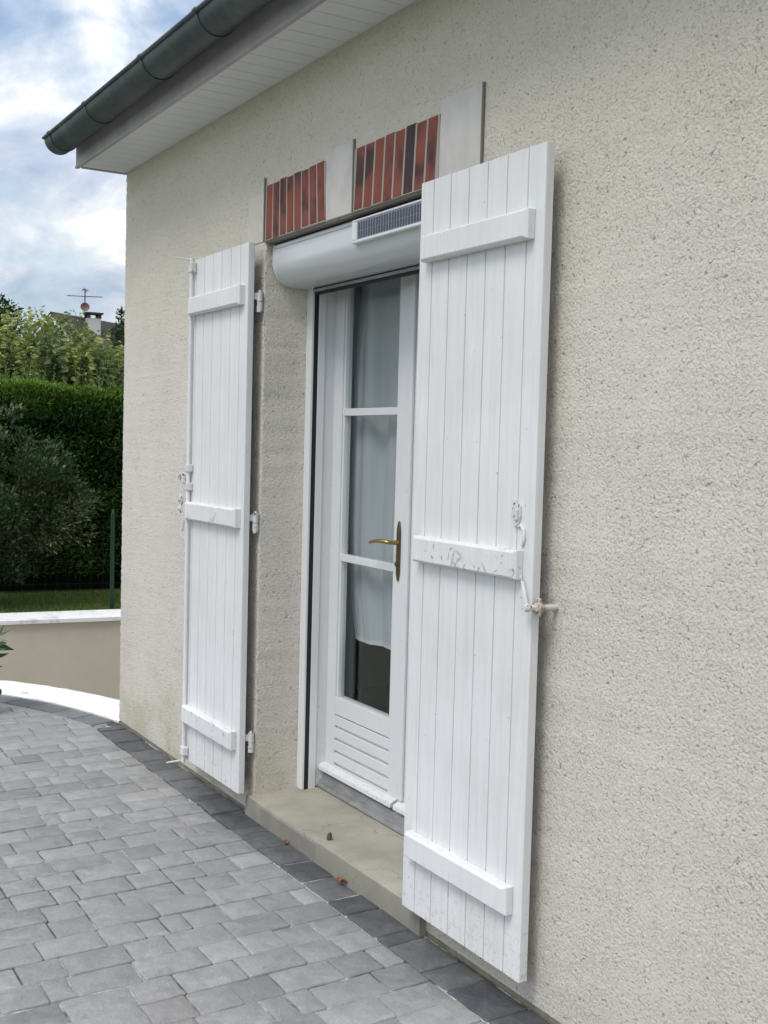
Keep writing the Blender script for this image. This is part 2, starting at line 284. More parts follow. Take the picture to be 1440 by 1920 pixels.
m, nt_, p = mat('coping_paint', rough=0.7); M['coping'] = m
n = noise(nt_, 3.5, 7, 0.75, stretch=(1, 1, 1)); c = ramp(nt_, [(0.50, (0.80, 0.80, 0.79)), (0.62, (0.62, 0.60, 0.57)), (0.72, (0.30, 0.28, 0.25))], n.outputs[0]).outputs[0]
nt_.links.new(c, p.inputs['Base Color'])
m, nt_, p = mat('smooth_beige_render', rough=0.9, spec=0.2); M['beige'] = m
n = noise(nt_, 2.6, 8, 0.7); nt_.links.new(ramp(nt_, [(0.3, (0.53, 0.475, 0.385)), (0.7, (0.59, 0.53, 0.44))], n.outputs[0]).outputs[0], p.inputs['Base Color']); bump(nt_, p, noise(nt_, 60, 4).outputs[0], 0.002, 0.4)
m, nt_, p = mat('ground_soil_grass', rough=1.0, spec=0.1); M['lawn'] = m
n = noise(nt_, 6, 6, 0.7); nt_.links.new(ramp(nt_, [(0.3, (0.030, 0.040, 0.016)), (0.6, (0.060, 0.085, 0.028)), (0.8, (0.11, 0.11, 0.055))], n.outputs[0]).outputs[0], p.inputs['Base Color'])
m, nt_, p = mat('driveway_bounce_concrete', (0.42, 0.40, 0.37), 0.9); M['drive_bounce'] = m  # sunken drive coloured pale to bounce light onto the low wall
m, nt_, p = mat('interior_plaster', (0.42, 0.38, 0.32), 0.9); M['plaster'] = m
m, nt_, p = mat('interior_floor', (0.17, 0.115, 0.08), 0.6); M['floor'] = m
m, nt_, p = mat('white_house_render', (0.62, 0.60, 0.56), 0.9); M['whitewall'] = m
m, nt_, p = mat('green_plastic_coat', (0.018, 0.055, 0.036), 0.5); M['green'] = m
m, nt_, p = mat('bark', (0.06, 0.045, 0.03), 0.9); M['bark'] = m
m, nt_, p = mat('antenna_metal', (0.06, 0.05, 0.05), 0.5, 0.5); M['antenna'] = m
m, nt_, p = mat('dish_paint', (0.17, 0.10, 0.075), 0.6); M['dish'] = m
m, nt_, p = mat('dry_leaf', rough=0.8); M['dryleaf'] = m
nt_.links.new(ramp(nt_, [(0.35, (0.14, 0.055, 0.02)), (0.65, (0.36, 0.17, 0.07))], noise(nt_, 60, 4).outputs[0]).outputs[0], p.inputs['Base Color'])
m, nt_, p = mat('pebble', rough=0.8); M['pebble'] = m
nt_.links.new(ramp(nt_, [(0.4, (0.05, 0.045, 0.04)), (0.6, (0.16, 0.14, 0.12))], noise(nt_, 120, 4).outputs[0]).outputs[0], p.inputs['Base Color'])
# glass
m = bpy.data.materials.new('window_glass'); m.use_nodes = True; nt_ = m.node_tree; nt_.nodes.clear(); M['glass'] = m
o_ = N(nt_, 'ShaderNodeOutputMaterial'); tr = N(nt_, 'ShaderNodeBsdfTransparent'); tr.inputs[0].default_value = (0.93, 0.945, 0.945, 1)
gl = N(nt_, 'ShaderNodeBsdfGlossy'); gl.inputs[0].default_value = (0.9, 1, 0.98, 1); gl.inputs['Roughness'].default_value = 0.01
lw0 = N(nt_, 'ShaderNodeLayerWeight'); lw0.inputs[0].default_value = 0.5; fr = N(nt_, 'ShaderNodeMath', operation='MULTIPLY_ADD', i1=0.62, i2=0.035); pw = N(nt_, 'ShaderNodeMath', operation='POWER', i1=4.5); nt_.links.new(lw0.outputs['Facing'], pw.inputs[0]); nt_.links.new(pw.outputs[0], fr.inputs[0]); mxs = N(nt_, 'ShaderNodeMixShader')
nt_.links.new(fr.outputs[0], mxs.inputs[0]); nt_.links.new(tr.outputs[0], mxs.inputs[1]); nt_.links.new(gl.outputs[0], mxs.inputs[2]); nt_.links.new(mxs.outputs[0], o_.inputs[0])
# sheer
m = bpy.data.materials.new('sheer_voile'); m.use_nodes = True; nt_ = m.node_tree; nt_.nodes.clear(); M['voile'] = m
o_ = N(nt_, 'ShaderNodeOutputMaterial'); tr = N(nt_, 'ShaderNodeBsdfTransparent'); df = N(nt_, 'ShaderNodeBsdfDiffuse'); df.inputs[0].default_value = (0.84, 0.88, 0.93, 1)
tl = N(nt_, 'ShaderNodeBsdfTranslucent'); tl.inputs[0].default_value = (0.8, 0.84, 0.86, 1); ma = N(nt_, 'ShaderNodeMixShader', i0=0.25); mb = N(nt_, 'ShaderNodeMixShader', i0=0.70)
nt_.links.new(df.outputs[0], ma.inputs[1]); nt_.links.new(tl.outputs[0], ma.inputs[2]); nt_.links.new(tr.outputs[0], mb.inputs[1]); nt_.links.new(ma.outputs[0], mb.inputs[2]); nt_.links.new(mb.outputs[0], o_.inputs[0])
# solar cells
m, nt_, p = mat('solar_cells', (0.02, 0.025, 0.04), 0.25, 0.0, 0.6); M['cell'] = m
M['silver'] = mat('cell_contacts', (0.55, 0.56, 0.58), 0.35, 0.6)[0]
M['backsheet'] = mat('solar_backsheet', (0.42, 0.46, 0.55), 0.4)[0]

def leafmat(name, a, b, c, transl=0.3, rough=0.55):
    m, nt_, p = mat(name, rough=rough, spec=0.35)
    at = nt_.nodes.new('ShaderNodeAttribute'); at.attribute_name = 'tint'; s = sep(nt_, at.outputs['Color'])
    r = ramp(nt_, [(0.0, a), (0.5, b), (1.0, c)], s[0]); nt_.links.new(r.outputs[0], p.inputs['Base Color'])
    t = nt_.nodes.new('ShaderNodeBsdfTranslucent'); nt_.links.new(r.outputs[0], t.inputs[0])
    mxs = nt_.nodes.new('ShaderNodeMixShader'); mxs.inputs[0].default_value = transl
    o_ = nt_.nodes['Material Output']; nt_.links.new(p.outputs[0], mxs.inputs[1]); nt_.links.new(t.outputs[0], mxs.inputs[2]); nt_.links.new(mxs.outputs[0], o_.inputs[0])
    return m
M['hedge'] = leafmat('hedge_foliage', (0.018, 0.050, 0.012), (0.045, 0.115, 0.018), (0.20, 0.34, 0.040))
M['shrubleaf'] = leafmat('shrub_leaves', (0.018, 0.045, 0.014), (0.05, 0.10, 0.032), (0.27, 0.25, 0.13))
M['treeleaf'] = leafmat('broad_tree_leaves', (0.035, 0.075, 0.032), (0.15, 0.22, 0.085), (0.52, 0.54, 0.13))
M['feather'] = leafmat('feathery_leaves', (0.045, 0.10, 0.024), (0.11, 0.20, 0.04), (0.26, 0.36, 0.07))
M['darktree'] = leafmat('dark_tree_leaves', (0.016, 0.040, 0.014), (0.045, 0.085, 0.030), (0.11, 0.17, 0.06))
M['grass'] = leafmat('grass_blades', (0.06, 0.13, 0.025), (0.15, 0.24, 0.045), (0.30, 0.30, 0.10))
M['potleaf'] = leafmat('glossy_leaves', (0.020, 0.055, 0.018), (0.045, 0.11, 0.030), (0.10, 0.19, 0.05), rough=0.3)

def set_tint(me, cols_per_vert):
    a = me.color_attributes.new('tint', 'FLOAT_COLOR', 'POINT'); n = len(me.vertices)
    arr = np.ones((n, 4), dtype=np.float32); arr[:, :cols_per_vert.shape[1]] = cols_per_vert; a.data.foreach_set('color', arr.ravel())
def unit(a): return a / np.maximum(np.linalg.norm(a, axis=1, keepdims=True), 1e-9)
def leaves(name, P, D, L, W, tint, material, parent=None, fold=0.25):
    """P,D (n,3): base point and direction of each leaf; L,W (n,): size; two folded triangles pairs per leaf"""
    n = len(P); D = unit(D); r = rng.normal(size=(n, 3)); r[:, 2] += 0.6; S = unit(np.cross(D, r)); Nn = np.cross(S, D)
    L = L[:, None]; W = W[:, None]
    base = P; tip = P + D * L; l = P + D * L * 0.45 + S * W * 0.5 + Nn * W * fold; rr = P + D * L * 0.45 - S * W * 0.5 + Nn * W * fold
    V = np.stack([base, l, tip, rr], 1).reshape(-1, 3)
    idx = np.arange(n)[:, None] * 4; Fc = np.concatenate([idx + np.array([[0, 2, 1]]), idx + np.array([[0, 3, 2]])], 1).reshape(-1, 3)
    me = bpy.data.meshes.new(name); me.vertices.add(len(V)); me.vertices.foreach_set('co', V.astype(np.float32).ravel())
    nf = len(Fc); me.loops.add(nf * 3); me.loops.foreach_set('vertex_index', Fc.astype(np.int32).ravel())
    me.polygons.add(nf); me.polygons.foreach_set('loop_start', np.arange(nf, dtype=np.int32) * 3); me.update(calc_edges=True)
    me.materials.append(material); t = np.repeat(tint[:, None], 4, 0)
    set_tint(me, np.concatenate([t, t, t], 1)); me.validate()
    o = bpy.data.objects.new(name, me); col.objects.link(o)
    if parent: o.parent = parent; o.matrix_parent_inverse = Matrix.Translation(-abs_loc(parent))
    return o

# ================================================================== SETTING: ground, trench, paving
X0 = -2.39
# curve of the paving edge left of the house corner (outer edge of the dark border)
OUT = [(-2.40, -0.005), (-2.60, -0.062), (-2.80, -0.135), (-3.00, -0.222), (-3.20, -0.335), (-3.40, -0.475), (-3.60, -0.65), (-3.80, -0.87), (-4.0, -1.15), (-4.18, -1.5), (-4.32, -1.95), (-4.40, -2.5), (-4.43, -3.2), (-4.43, -9.0)]
def offset(poly, d):
    res = []
    for i, pnt in enumerate(poly):
        a = Vector(poly[max(i - 1, 0)]); b = Vector(poly[min(i + 1, len(poly) - 1)]); t = (b - a).normalized(); n = Vector((t.y, -t.x))
        q = Vector(pnt) + n * d; res.append((q.x, q.y))
    return res
BACK = offset(OUT, 0.30)         # back edge of the white kerb (towards the sunken drive)
INN = offset(OUT, -0.15)
g_ = MB()
big_ = 900
TX0, TX1, TY0, TY1 = -6.30, -2.6, -9.0, 9.0
g_.add([(-big_, -big_, -.04), (TX0, -big_, -.04), (TX0, big_, -.04), (-big_, big_, -.04)], [(0, 1, 2, 3)])
g_.add([(TX0, TY1, -.04), (big_, TY1, -.04), (big_, big_, -.04), (TX0, big_, -.04)], [(0, 1, 2, 3)])
g_.add([(TX0, -big_, -.04), (big_, -big_, -.04), (big_, TY0, -.04), (TX0, TY0, -.04)], [(0, 1, 2, 3)])
ed = [(x, y) for x, y in BACK if y > TY0][:-1]
ed = [(-2.385, 9.0), (-2.385, 0.14)] + [(x, y) for x, y in ed if x < -2.385 - 0.1] + [(-4.73, -9.0)]
ed_in = [(x + 0.05, y - 0.03) for x, y in ed]
n_ = len(ed_in); vv = [(x, y, -.04) for x, y in ed_in] + [(big_, y, -.04) for x, y in ed_in]
g_.add(vv, [(i, i + 1, n_ + i + 1, n_ + i) for i in range(n_ - 1)])
tag(g_.build('ground', M['lawn']), kind='structure')
dr = MB(); dr.add([(TX0 - .2, TY0, -1.5), (-2.2, TY0, -1.5), (-2.2, TY1, -1.5), (TX0 - .2, TY1, -1.5)], [(0, 1, 2, 3)])
tag(dr.build('driveway', M['drive_bounce']), kind='structure')
bd = MB(); ii = offset(OUT, -0.02)
n_ = len(ii); bd.add([(6.0, -0.0, -.006)] + [(-2.38, 0.0, -.006)] + [(x, y, -.006) for x, y in ii[1:-1]] + [(-4.41, -4.2, -.006), (6.0, -4.2, -.006)], [tuple(range(n_ + 2))])
tag(bd.build('paving_bed', M['joint']), kind='structure')

def clip(poly, a, b):      # keep the left side of a->b
    outp = []; n = len(poly); ax, ay = a; bx_, by_ = b
    side = lambda p: (bx_ - ax) * (p[1] - ay) - (by_ - ay) * (p[0] - ax)
    for i in range(n):
        p, q = poly[i], poly[(i + 1) % n]; sp, sq = side(p), side(q)
        if sp >= 0: outp.append(p)
        if (sp >= 0) != (sq >= 0):
            t = sp / (sp - sq); outp.append((p[0] + (q[0] - p[0]) * t, p[1] + (q[1] - p[1]) * t))
    return outp
def area(p): return 0.5 * sum(p[i][0] * p[(i + 1) % len(p)][1] - p[(i + 1) % len(p)][0] * p[i][1] for i in range(len(p)))
class Pav:
    def __init__(s): s.v = []; s.f = []; s.t = []
    def stone(s, poly, tint, z=0.0):
        if abs(area(poly)) < 0.0012: return
        if area(poly) < 0: poly = poly[::-1]
        # dense outline with softened corners and jitter
        pts = []; n = len(poly)
        for i in range(n):
            a, b, c = Vector(poly[i - 1]), Vector(poly[i]), Vector(poly[(i + 1) % n])
            l1 = (a - b).length; l2 = (c - b).length
            if l1 < 1e-4 or l2 < 1e-4: continue
            r = min(0.008 * random.uniform(.5, 1.5), l1 * .3, l2 * .3)
            pts.append(b + (a - b).normalized() * r); pts.append(b + ((a - b).normalized() + (c - b).normalized()) * r * .28); pts.append(b + (c - b).normalized() * r)
            k = int(l2 / 0.035)
            for j in range(1, k):
                d = (c - b); q = b + d * (j / k); nrm = Vector((-d.y, d.x)).normalized(); pts.append(q + nrm * random.uniform(-.0008, .0024))
        if len(pts) < 3: return
        cen = sum(pts, Vector((0, 0))) / len(pts); m = len(pts)
        tx, ty = random.gauss(0, .004), random.gauss(0, .004); dz = random.gauss(0, .0012)
        zz = lambda q, e: z + dz * 1.3 + (q.x - cen.x) * tx + (q.y - cen.y) * ty + e
        b0 = len(s.v); rings = [(0.0, -0.030), (0.0, -0.0040), (0.0012, -0.0013), (0.0038, 0.0)]
        for ins, e in rings:
            for q in pts:
                d = (cen - q); qq = q + d.normalized() * min(ins, d.length * .5) * (1.3 if ins else 1); s.v.append((qq.x, qq.y, zz(qq, e + (random.uniform(-.0005, .0005) if 0 < ins < .002 else 0)))); s.t.append(tint)
        for k in range(3):
            for i in range(m):
                j = (i + 1) % m; s.f.append((b0 + k * m + i, b0 + k * m + j, b0 + (k + 1) * m + j, b0 + (k + 1) * m + i))
        s.v.append((cen.x, cen.y, zz(cen, .0))); s.t.append(tint); c0 = len(s.v) - 1
        for i in range(m): s.f.append((b0 + 3 * m + i, b0 + 3 * m + (i + 1) % m, c0))
    def build(s, name):
        me = bpy.data.meshes.new(name); me.from_pydata(s.v, [], s.f); me.materials.append(M['paver'])
        me.polygons.foreach_set('use_smooth', [True] * len(me.polygons)); set_tint(me, np.array(s.t, dtype=np.float32)); me.update()
        o = bpy.data.objects.new(name, me); col.objects.link(o); return o
pv = Pav(); A = R_(2.0); G = 0.0028
segs = [(Vector(INN[i]), Vector(INN[i + 1])) for i in range(len(INN) - 1)]
def curve_clip(poly):
    # boundary: y < -0.155 right of the corner, the inner curve left of it
    poly = clip(poly, (5, -0.155), (-3, -0.155)) if False else clip(poly, (9, -0.156), (-9, -0.156))
    for a, b in segs:
        if not poly: break
        cx_ = sum(p[0] for p in poly) / len(poly)
        if cx_ < -2.35 and min(a.x, b.x) - 0.25 < cx_ < max(a.x, b.x) + .25 or (a.x < -4.2 and cx_ < -4.0):
            poly = clip(poly, (a.x, a.y), (b.x, b.y)) if True else poly
    return poly
row = 0; x = -5.2
while x < 5.6:
    wdt = 0.1305
    def yb(q):
        if q > INN[0][0] - .05: return -0.155
        for i in range(len(INN) - 1):
            if INN[i + 1][0] <= q <= INN[i][0]: return min(-.155, INN[i][1] + (INN[i + 1][1] - INN[i][1]) * (INN[i][0] - q) / max(1e-6, INN[i][0] - INN[i + 1][0]))
        return -9
    yb0 = yb(x + wdt * .5); steep = abs(yb(x) - yb(x + wdt)); y = yb0 + .002 + steep * .5
    while y > -4.1:
        ln = random.choice([0.075, 0.125, 0.13, 0.13, 0.19, 0.19, 0.205])
        xa, xb, ya, yb_ = x + G / 2, x + wdt - G / 2, y - ln + G / 2, y - G / 2
        ca = lambda px, py: (px - (py + 0.15) * math.tan(A), py)
        poly = [ca(xa, ya), ca(xb, ya), ca(xb, yb_), ca(xa, yb_)]
        poly = curve_clip(poly)
        if poly and len(poly) > 2 and all(px > -4.6 for px, _ in poly) and max(py for _, py in poly) <= -0.15:
            br = min(max(random.gauss(.72, .085), .45), 1.0)
            pv.stone(poly, (random.random(), br, random.random()))
        y -= ln
    x += wdt; row += 1
tag(pv.build('paving'), kind='structure')
pb = Pav(); x = 5.4
while x > -2.3:
    ln = random.choice([0.075, 0.13, 0.18, 0.19, 0.2]); sk = random.uniform(-.006, .006)
    pb.stone([(x - ln + G, -.150), (x - G, -.150), (x - G + sk, -.008), (x - ln + G + sk, -.008)], (random.random() * .7, max(0, random.gauss(.05, .08)), random.random()), z=-0.001)
    x -= ln
# along the curve
def along(poly, s):
    for i in range(len(poly) - 1):
        a, b = Vector(poly[i]), Vector(poly[i + 1]); l = (b - a).length
        if s <= l: return a + (b - a) * (s / l), (b - a).normalized()
        s -= l
    return Vector(poly[-1]), (Vector(poly[-1]) - Vector(poly[-2])).normalized()
s_ = (Vector((x, -.005)) - Vector(OUT[0])).length if x > OUT[0][0] else 0.0
s_ = 0.02
while s_ < 5.2:
    ln = random.choice([0.18, 0.2, 0.22])
    p0, t0 = along(OUT, s_ + .003); p1, t1 = along(OUT, s_ + ln - .003)
    n0 = Vector((-t0.y, t0.x)); n1 = Vector((-t1.y, t1.x))
    q = [p0 + n0 * .004, p1 + n1 * .004, p1 + n1 * .147, p0 + n0 * .147]
    pb.stone([(v.x, v.y) for v in q], (random.random() * .6, max(0, random.gauss(.12, .08)), random.random()), z=0.001)
    s_ += ln
tag(pb.build('paving_border'), kind='structure')
# kerb: white painted rounded strip with the trench side wall below it
kb = MB(); prof = [(0.006, -.03), (0.004, .004), (0.03, .016), (0.10, .020), (0.20, .020), (0.28, .012), (0.30, -.01), (0.30, -1.52)]
sec = []
L_ = []; s_ = -0.0
dense = []
tot = 8.0; k = 0
while k * 0.06 < tot:
    p_, t_ = along(OUT, k * 0.06); dense.append((p_, Vector((t_.y, -t_.x)))); k += 1
dense[0] = (Vector((-2.392, -0.003)), Vector((0, 1)))
for j, (p_, n_) in enumerate(dense):
    for d, zz in prof: kb.v.append((p_.x + n_.x * d, p_.y + n_.y * d, zz + (random.uniform(-.003, .003) if -.02 < zz < .03 else 0)))
mP = len(prof)
for j in range(len(dense) - 1):
    for i in range(mP - 1): kb.f.append((j * mP + i, j * mP + i + 1, (j + 1) * mP + i + 1, (j + 1) * mP + i)); kb.m.append(0 if i < mP - 2 else 1)
kerb = kb.build('kerb', [M['kerb'], M['beige']], smooth=True); tag(kerb, kind='structure')

# ================================================================== HOUSE
house = empty('house', (X0, 0, 0)); tag(house, 'beige roughcast house with white batten shutters, glazed door and grey gutter', 'house')
bpy.context.view_layer.update()
OP = 0.634; ZT = 2.305; ZS = 0.10
def loft(mb, prof, zs, mi=0):
    n = len(prof); b = len(mb.v)
    for z_ in zs:
        jj = random.uniform(-1, 1)
        for (x_, y_, j_) in prof:
            mb.v.append((x_ + j_ * random.gauss(0, .0013), y_ + j_ * random.gauss(0, .0013), z_))
    for k in range(len(zs) - 1):
        for i in range(n - 1): mb.f.append((b + k * n + i, b + k * n + i + 1, b + (k + 1) * n + i + 1, b + (k + 1) * n + i)); mb.m.append(mi)
wl = MB(); r = .006
zs1 = [0.012 + i * (ZT - .012) / 200 for i in range(201)]
prof = [(X0, 8.0, 0), (X0, r * 2, 0), (X0, r, 1), (X0 + r * .3, r * .3, 1), (X0 + r, 0, 1), (X0 + 2 * r, 0, 0), (-OP - 2 * r, 0, 0), (-OP - r, 0, 1), (-OP - r * .3, r * .3, 1), (-OP, r, 1), (-OP, 2 * r, 0), (-OP, .34, 0)]
loft(wl, prof, zs1)
loft(wl, [(OP, .34, 0), (OP, 2 * r, 0), (OP, r, 1), (OP + r * .3, r * .3, 1), (OP + r, 0, 1), (OP + 2 * r, 0, 0), (6.2, 0, 0), (6.2, 8.0, 0)], zs1)
zs2 = [ZT + i * (3.06 - ZT) / 60 for i in range(61)]
loft(wl, [(X0, 8.0, 0), (X0, r * 2, 0), (X0, r, 1), (X0 + r * .3, r * .3, 1), (X0 + r, 0, 1), (X0 + 2 * r, 0, 0), (6.2, 0, 0), (6.2, 8.0, 0)], zs2)
wl.add([(-OP, .0, ZT), (OP, .0, ZT), (OP, .34, ZT), (-OP, .34, ZT)], [(0, 1, 2, 3)])
wl.add([(X0, 8, 0.012), (6.2, 8, 0.012), (6.2, 8, 3.06), (X0, 8, 3.06)], [(0, 1, 2, 3)])
wl.build('wall', M['stucco'], house, smooth=True, ang=60)
pl = MB(); pl.add([(X0, .02, -1.6), (-OP - .03, .006, -.3), (-OP - .03, .006, .012), (X0, .006, .012)], [(0, 1, 2, 3)])
pl.v[0] = (X0, .006, -.3)
pl.box(OP + .03, 6.2, .004, .3, -.3, .012); pl.box(X0 + .002, -OP - .03, .007, .3, -.3, .0118)
pl.box(X0 + .002, X0 + .3, .3, 8, -1.6, .0118)
pl = MB().box(OP + .036, 6.2, .004, .3, -.3, .0118).box(X0 + .003, -OP - .036, .004, .3, -.3, .0118).box(X0 + .003, X0 + .3, .3, 8, -1.6, .0118)
pl.build('plinth', M['plinth'], house)
# lintel decoration
def brickpanel(xs, ztop):
    mb = MB(); tt = []
    for i in range(len(xs) - 1):
        a, b = xs[i] + .0058, xs[i + 1] - .0058
        zt = ztop + random.uniform(-.003, .003); zb = 2.309 + random.uniform(-.002, .003); lean0, lean1 = brlean
        mb.box(0, 1, -.007, .02, 0, 1); t = (random.random(), random.random(), random.random())
        n0 = len(mb.v) - 8
        for k in range(8):
            v = mb.v[n0 + k]; top = v[2] > .5; xx = (a if v[0] < .5 else b); sh = (lean0 + (lean1 - lean0) * i / (len(xs) - 1)) * (1 if top else 0)
            mb.v[n0 + k] = (xx + sh, v[1], zt if top else zb); tt.append(t)
    o = mb.build('brick_panel', M['brick'], house, bevel=.0012, seg=1); set_tint(o.data, np.array(tt, dtype=np.float32)); return o
brlean = (0.0, -.018)
xs = [-.622 + i * (.510 / 8) for i in range(9)]; random.seed(3); brickpanel(xs, 2.520)
brlean = (.012, .012)
xs = [.094 + i * (.513 / 8) for i in range(9)]; random.seed(12); brickpanel(xs, 2.516)
mo = MB(); mo.box(-.626, -.118, -.0055, .02, 2.3065, 2.519); mo.box(.092, .622, -.0055, .02, 2.3065, 2.515)
mo.build('brick_mortar', M['mortar'], house)
def stone(nm, x0, x1, xt0, xt1, z0, z1):
    mb = MB(); mb.prism([(x0, z0), (x1, z0), (xt1, z1), (xt0, z1)], lambda p: (p[0], -.0035, p[1]), lambda p: (p[0], .02, p[1])); return mb.build(nm, M['stone'], house, bevel=.0015, seg=1)
stone('keystone', -.112, .082, -.130, .088, 2.3065, 2.552)
stone('stone_block', .612, .838, .626, .846, 2.3065, 2.556)
stone('stone_block', -.80, -.640, -.80, -.646, 2.3065, 2.50); lb = [o for o in house.children if o.name.startswith('stone_block')][-1]; lb.data.materials[0] = M['veil']; lb['label'] = 'faded stone block left of the bricks, partly rendered over'
for xa in (-.636, .087, .8475):
    MB().box(xa - .0035, xa + .0035, -.009, .02, 2.3062, 2.553).build('trim_strip', M['strip'], house, bevel=.001, seg=1)
MB().box(-OP + .002, OP - .002, .002, .06, 2.298, 2.3045).build('lintel_drip_strip', M['strip'], house)
random.seed(21)
# doorstep
st = MB(); st.prism([(-.022, -.02), (-.022, .062), (-.014, .078), (.0, .083), (.12, .088), (.40, .100), (.40, -.02)], lambda p: (-OP - .03, p[0], p[1]), lambda p: (-OP + .001, p[0], p[1]))
st = MB(); NS = 90
pr = [(-.024, -.03), (-.023, .067), (-.0195, .0755), (-.011, .0800), (.10, .087), (.34, .0985), (.40, .0985), (.40, -.03)]
wav = [0.0] * 4
for i in range(NS + 1):
    wav = [w_ * .93 + random.gauss(0, .00035) for w_ in wav]
    xx = -OP - .032 + (2 * OP + .064) * i / NS
    for k, (y_, z_) in enumerate(pr):
        j = .0002 if k in (1, 2, 3) else 0
        st.v.append((xx, y_ + (wav[k] if k < 4 else 0) + random.gauss(0, j), z_ + (wav[k] * .6 if 0 < k < 4 else 0)))
for i in range(NS):
    for k in range(len(pr) - 1): st.f.append((i * 8 + k, i * 8 + k + 1, (i + 1) * 8 + k + 1, (i + 1) * 8 + k)); st.m.append(0)
st.f += [tuple(range(8)), tuple(range(NS * 8, NS * 8 + 8))]; st.m += [0, 0]
# the slab nose stops at the wall corners, only the front strip laps past them
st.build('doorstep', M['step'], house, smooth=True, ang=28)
# eaves
sf = MB(); bw = .1; x = X0 - .004; SY0, SY1 = -.236, .0
while x < 6.2:
    sf.prism([(x, 2.9), (x + bw - .006, 2.9), (x + bw - .003, 2.906), (x + bw, 2.906), (x + bw, 2.914), (x, 2.914)], lambda p: (p[0], SY0, p[1]), lambda p: (p[0], SY1 - .0005, p[1])); x += bw
sf.build('soffit', M['soffit'], house)
fs = MB(); fp = [(-.236, 2.9145), (-.236, 2.897), (-.254, 2.897), (-.2545, 2.908), (-.250, 2.912), (-.250, 3.045), (-.230, 3.045), (-.230, 2.9145)]
fs.prism(fp, lambda p: (X0 - .055, p[0], p[1]), lambda p: (6.2, p[0], p[1])); fs.build('fascia', M['fascia'], house)
fe = MB(); fe.box(X0 - .03, X0 - .0045, -.2295, .5, 2.8955, 3.03); fe.build('eave_end_board', M['fascia'], house)
def gprof(cx_, cz, ro, n=20, a0=180, a1=372):
    return [(cx_ + ro * math.cos(R_(a0 + (a1 - a0) * i / n)), cz + ro * math.sin(R_(a0 + (a1 - a0) * i / n))) for i in range(n + 1)]
GC = (-.332, 3.034); gr = .074
o1 = gprof(*GC, gr); i1 = gprof(*GC, gr - .003)[::-1]
gt = MB(); gt.prism(o1 + i1, lambda p: (X0 - .085, p[0], p[1]), lambda p: (6.3, p[0], p[1])); gt.tube([(X0 - .085, GC[0] - gr - .004, GC[1]), (6.3, GC[0] - gr - .004, GC[1])], .008, 10)
gt.prism(gprof(*GC, gr - .001), lambda p: (X0 - .085, p[0], p[1]), lambda p: (X0 - .088, p[0], p[1]))
gut = gt.build('gutter', M['zinc'], house, smooth=True)
bx = -2.365
xsb = [-2.365, -1.75, -.97, -.37] + [.25 + .62 * k for k in range(9)]
for bxx in xsb:
    b_ = MB(); oo = gprof(*GC, gr + .004, a1=365); ii_ = gprof(*GC, gr + .0005, a1=365)[::-1]
    b_.prism(oo + ii_, lambda p: (bxx - .010, p[0], p[1]), lambda p: (bxx + .010, p[0], p[1])); b_.tube([(bxx - .010, GC[0] - gr - .004, GC[1]), (bxx + .010, GC[0] - gr - .004, GC[1])], .0115, 10); b_.build('gutter_bracket', M['zinc'], gut, smooth=True)
# roof
rf = MB(); pitch = math.tan(R_(38)); ncol = int((6.4 - X0) / .22); yv = lambda k: -.30 + k * .30
for k in range(14):
    for c_ in range(ncol + 1):
        xa = X0 - .10 + c_ * .22 + random.uniform(-.004, .004); ya = yv(k) + random.uniform(-.006, .006); za = 3.062 + (ya + .30) * pitch
        pts = [(0, .0), (.05, .020), (.11, .028), (.17, .020), (.215, 0)]
        v = []; dy_ = .33; dz_ = dy_ * pitch
        for (px_, pz_) in pts: v.append((xa + px_, ya, za + pz_ + .018))
        for (px_, pz_) in pts: v.append((xa + px_, ya + dy_, za + dz_ + pz_))
        for (px_, pz_) in pts: v.append((xa + px_, ya, za + pz_ - .002))
        f = [(i, i + 1, 5 + i + 1, 5 + i) for i in range(4)] + [(10 + i, 10 + i + 1, i + 1, i) for i in range(4)]
        rf.add(v, f)
rf.add([(X0 - .1, -.28, 3.05), (6.4, -.28, 3.05), (6.4, 4, 3.05 + 4.28 * pitch), (X0 - .1, 4, 3.05 + 4.28 * pitch), (6.4, 8.3, 3.05), (X0 - .1, 8.3, 3.05)], [(0, 1, 2, 3), (3, 2, 4, 5)])
rf.add([(X0, -.22, 3.03), (X0, 8.2, 3.03), (X0, 4, 3.0 + 4.2 * pitch)], [(0, 1, 2)]); rf.add([(6.2, -.22, 3.03), (6.2, 8.2, 3.03), (6.2, 4, 3.0 + 4.2 * pitch)], [(0, 1, 2)])
rf.build('roof', M['tile'], house)
# interior room
rm = MB(); rm.add([(-2.2, .345, .1), (3, .345, .1), (3, 4.0, .1), (-2.2, 4.0, .1)], [(0, 1, 2, 3)], 1)
rm.add([(-2.2, .345, 2.6), (3, .345, 2.6), (3, 4, 2.6), (-2.2, 4, 2.6)], [(0, 1, 2, 3)]); rm.add([(-2.2, .345, .1), (-2.2, 4, .1), (-2.2, 4, 2.6), (-2.2, .345, 2.6)], [(0, 1, 2, 3)])
rm.add([(3, .345, .1), (3, 4, .1), (3, 4, 2.6), (3, .345, 2.6)], [(0, 1, 2, 3)]); rm.add([(-2.2, 4, .1), (3, 4, .1), (3, 4, 2.6), (-2.2, 4, 2.6)], [(0, 1, 2, 3)])
rm.add([(-2.2, .346, .1), (-OP, .346, .1), (-OP, .346, 2.6), (-2.2, .346, 2.6)], [(0, 1, 2, 3)]); rm.add([(OP, .346, .1), (3, .346, .1), (3, .346, 2.6), (OP, .346, 2.6)], [(0, 1, 2, 3)])
rm.add([(-OP, .346, 2.3), (OP, .346, 2.3), (OP, .346, 2.6), (-OP, .346, 2.6)], [(0, 1, 2, 3)])
rm.build('interior_room', [M['plaster'], M['floor']], house)

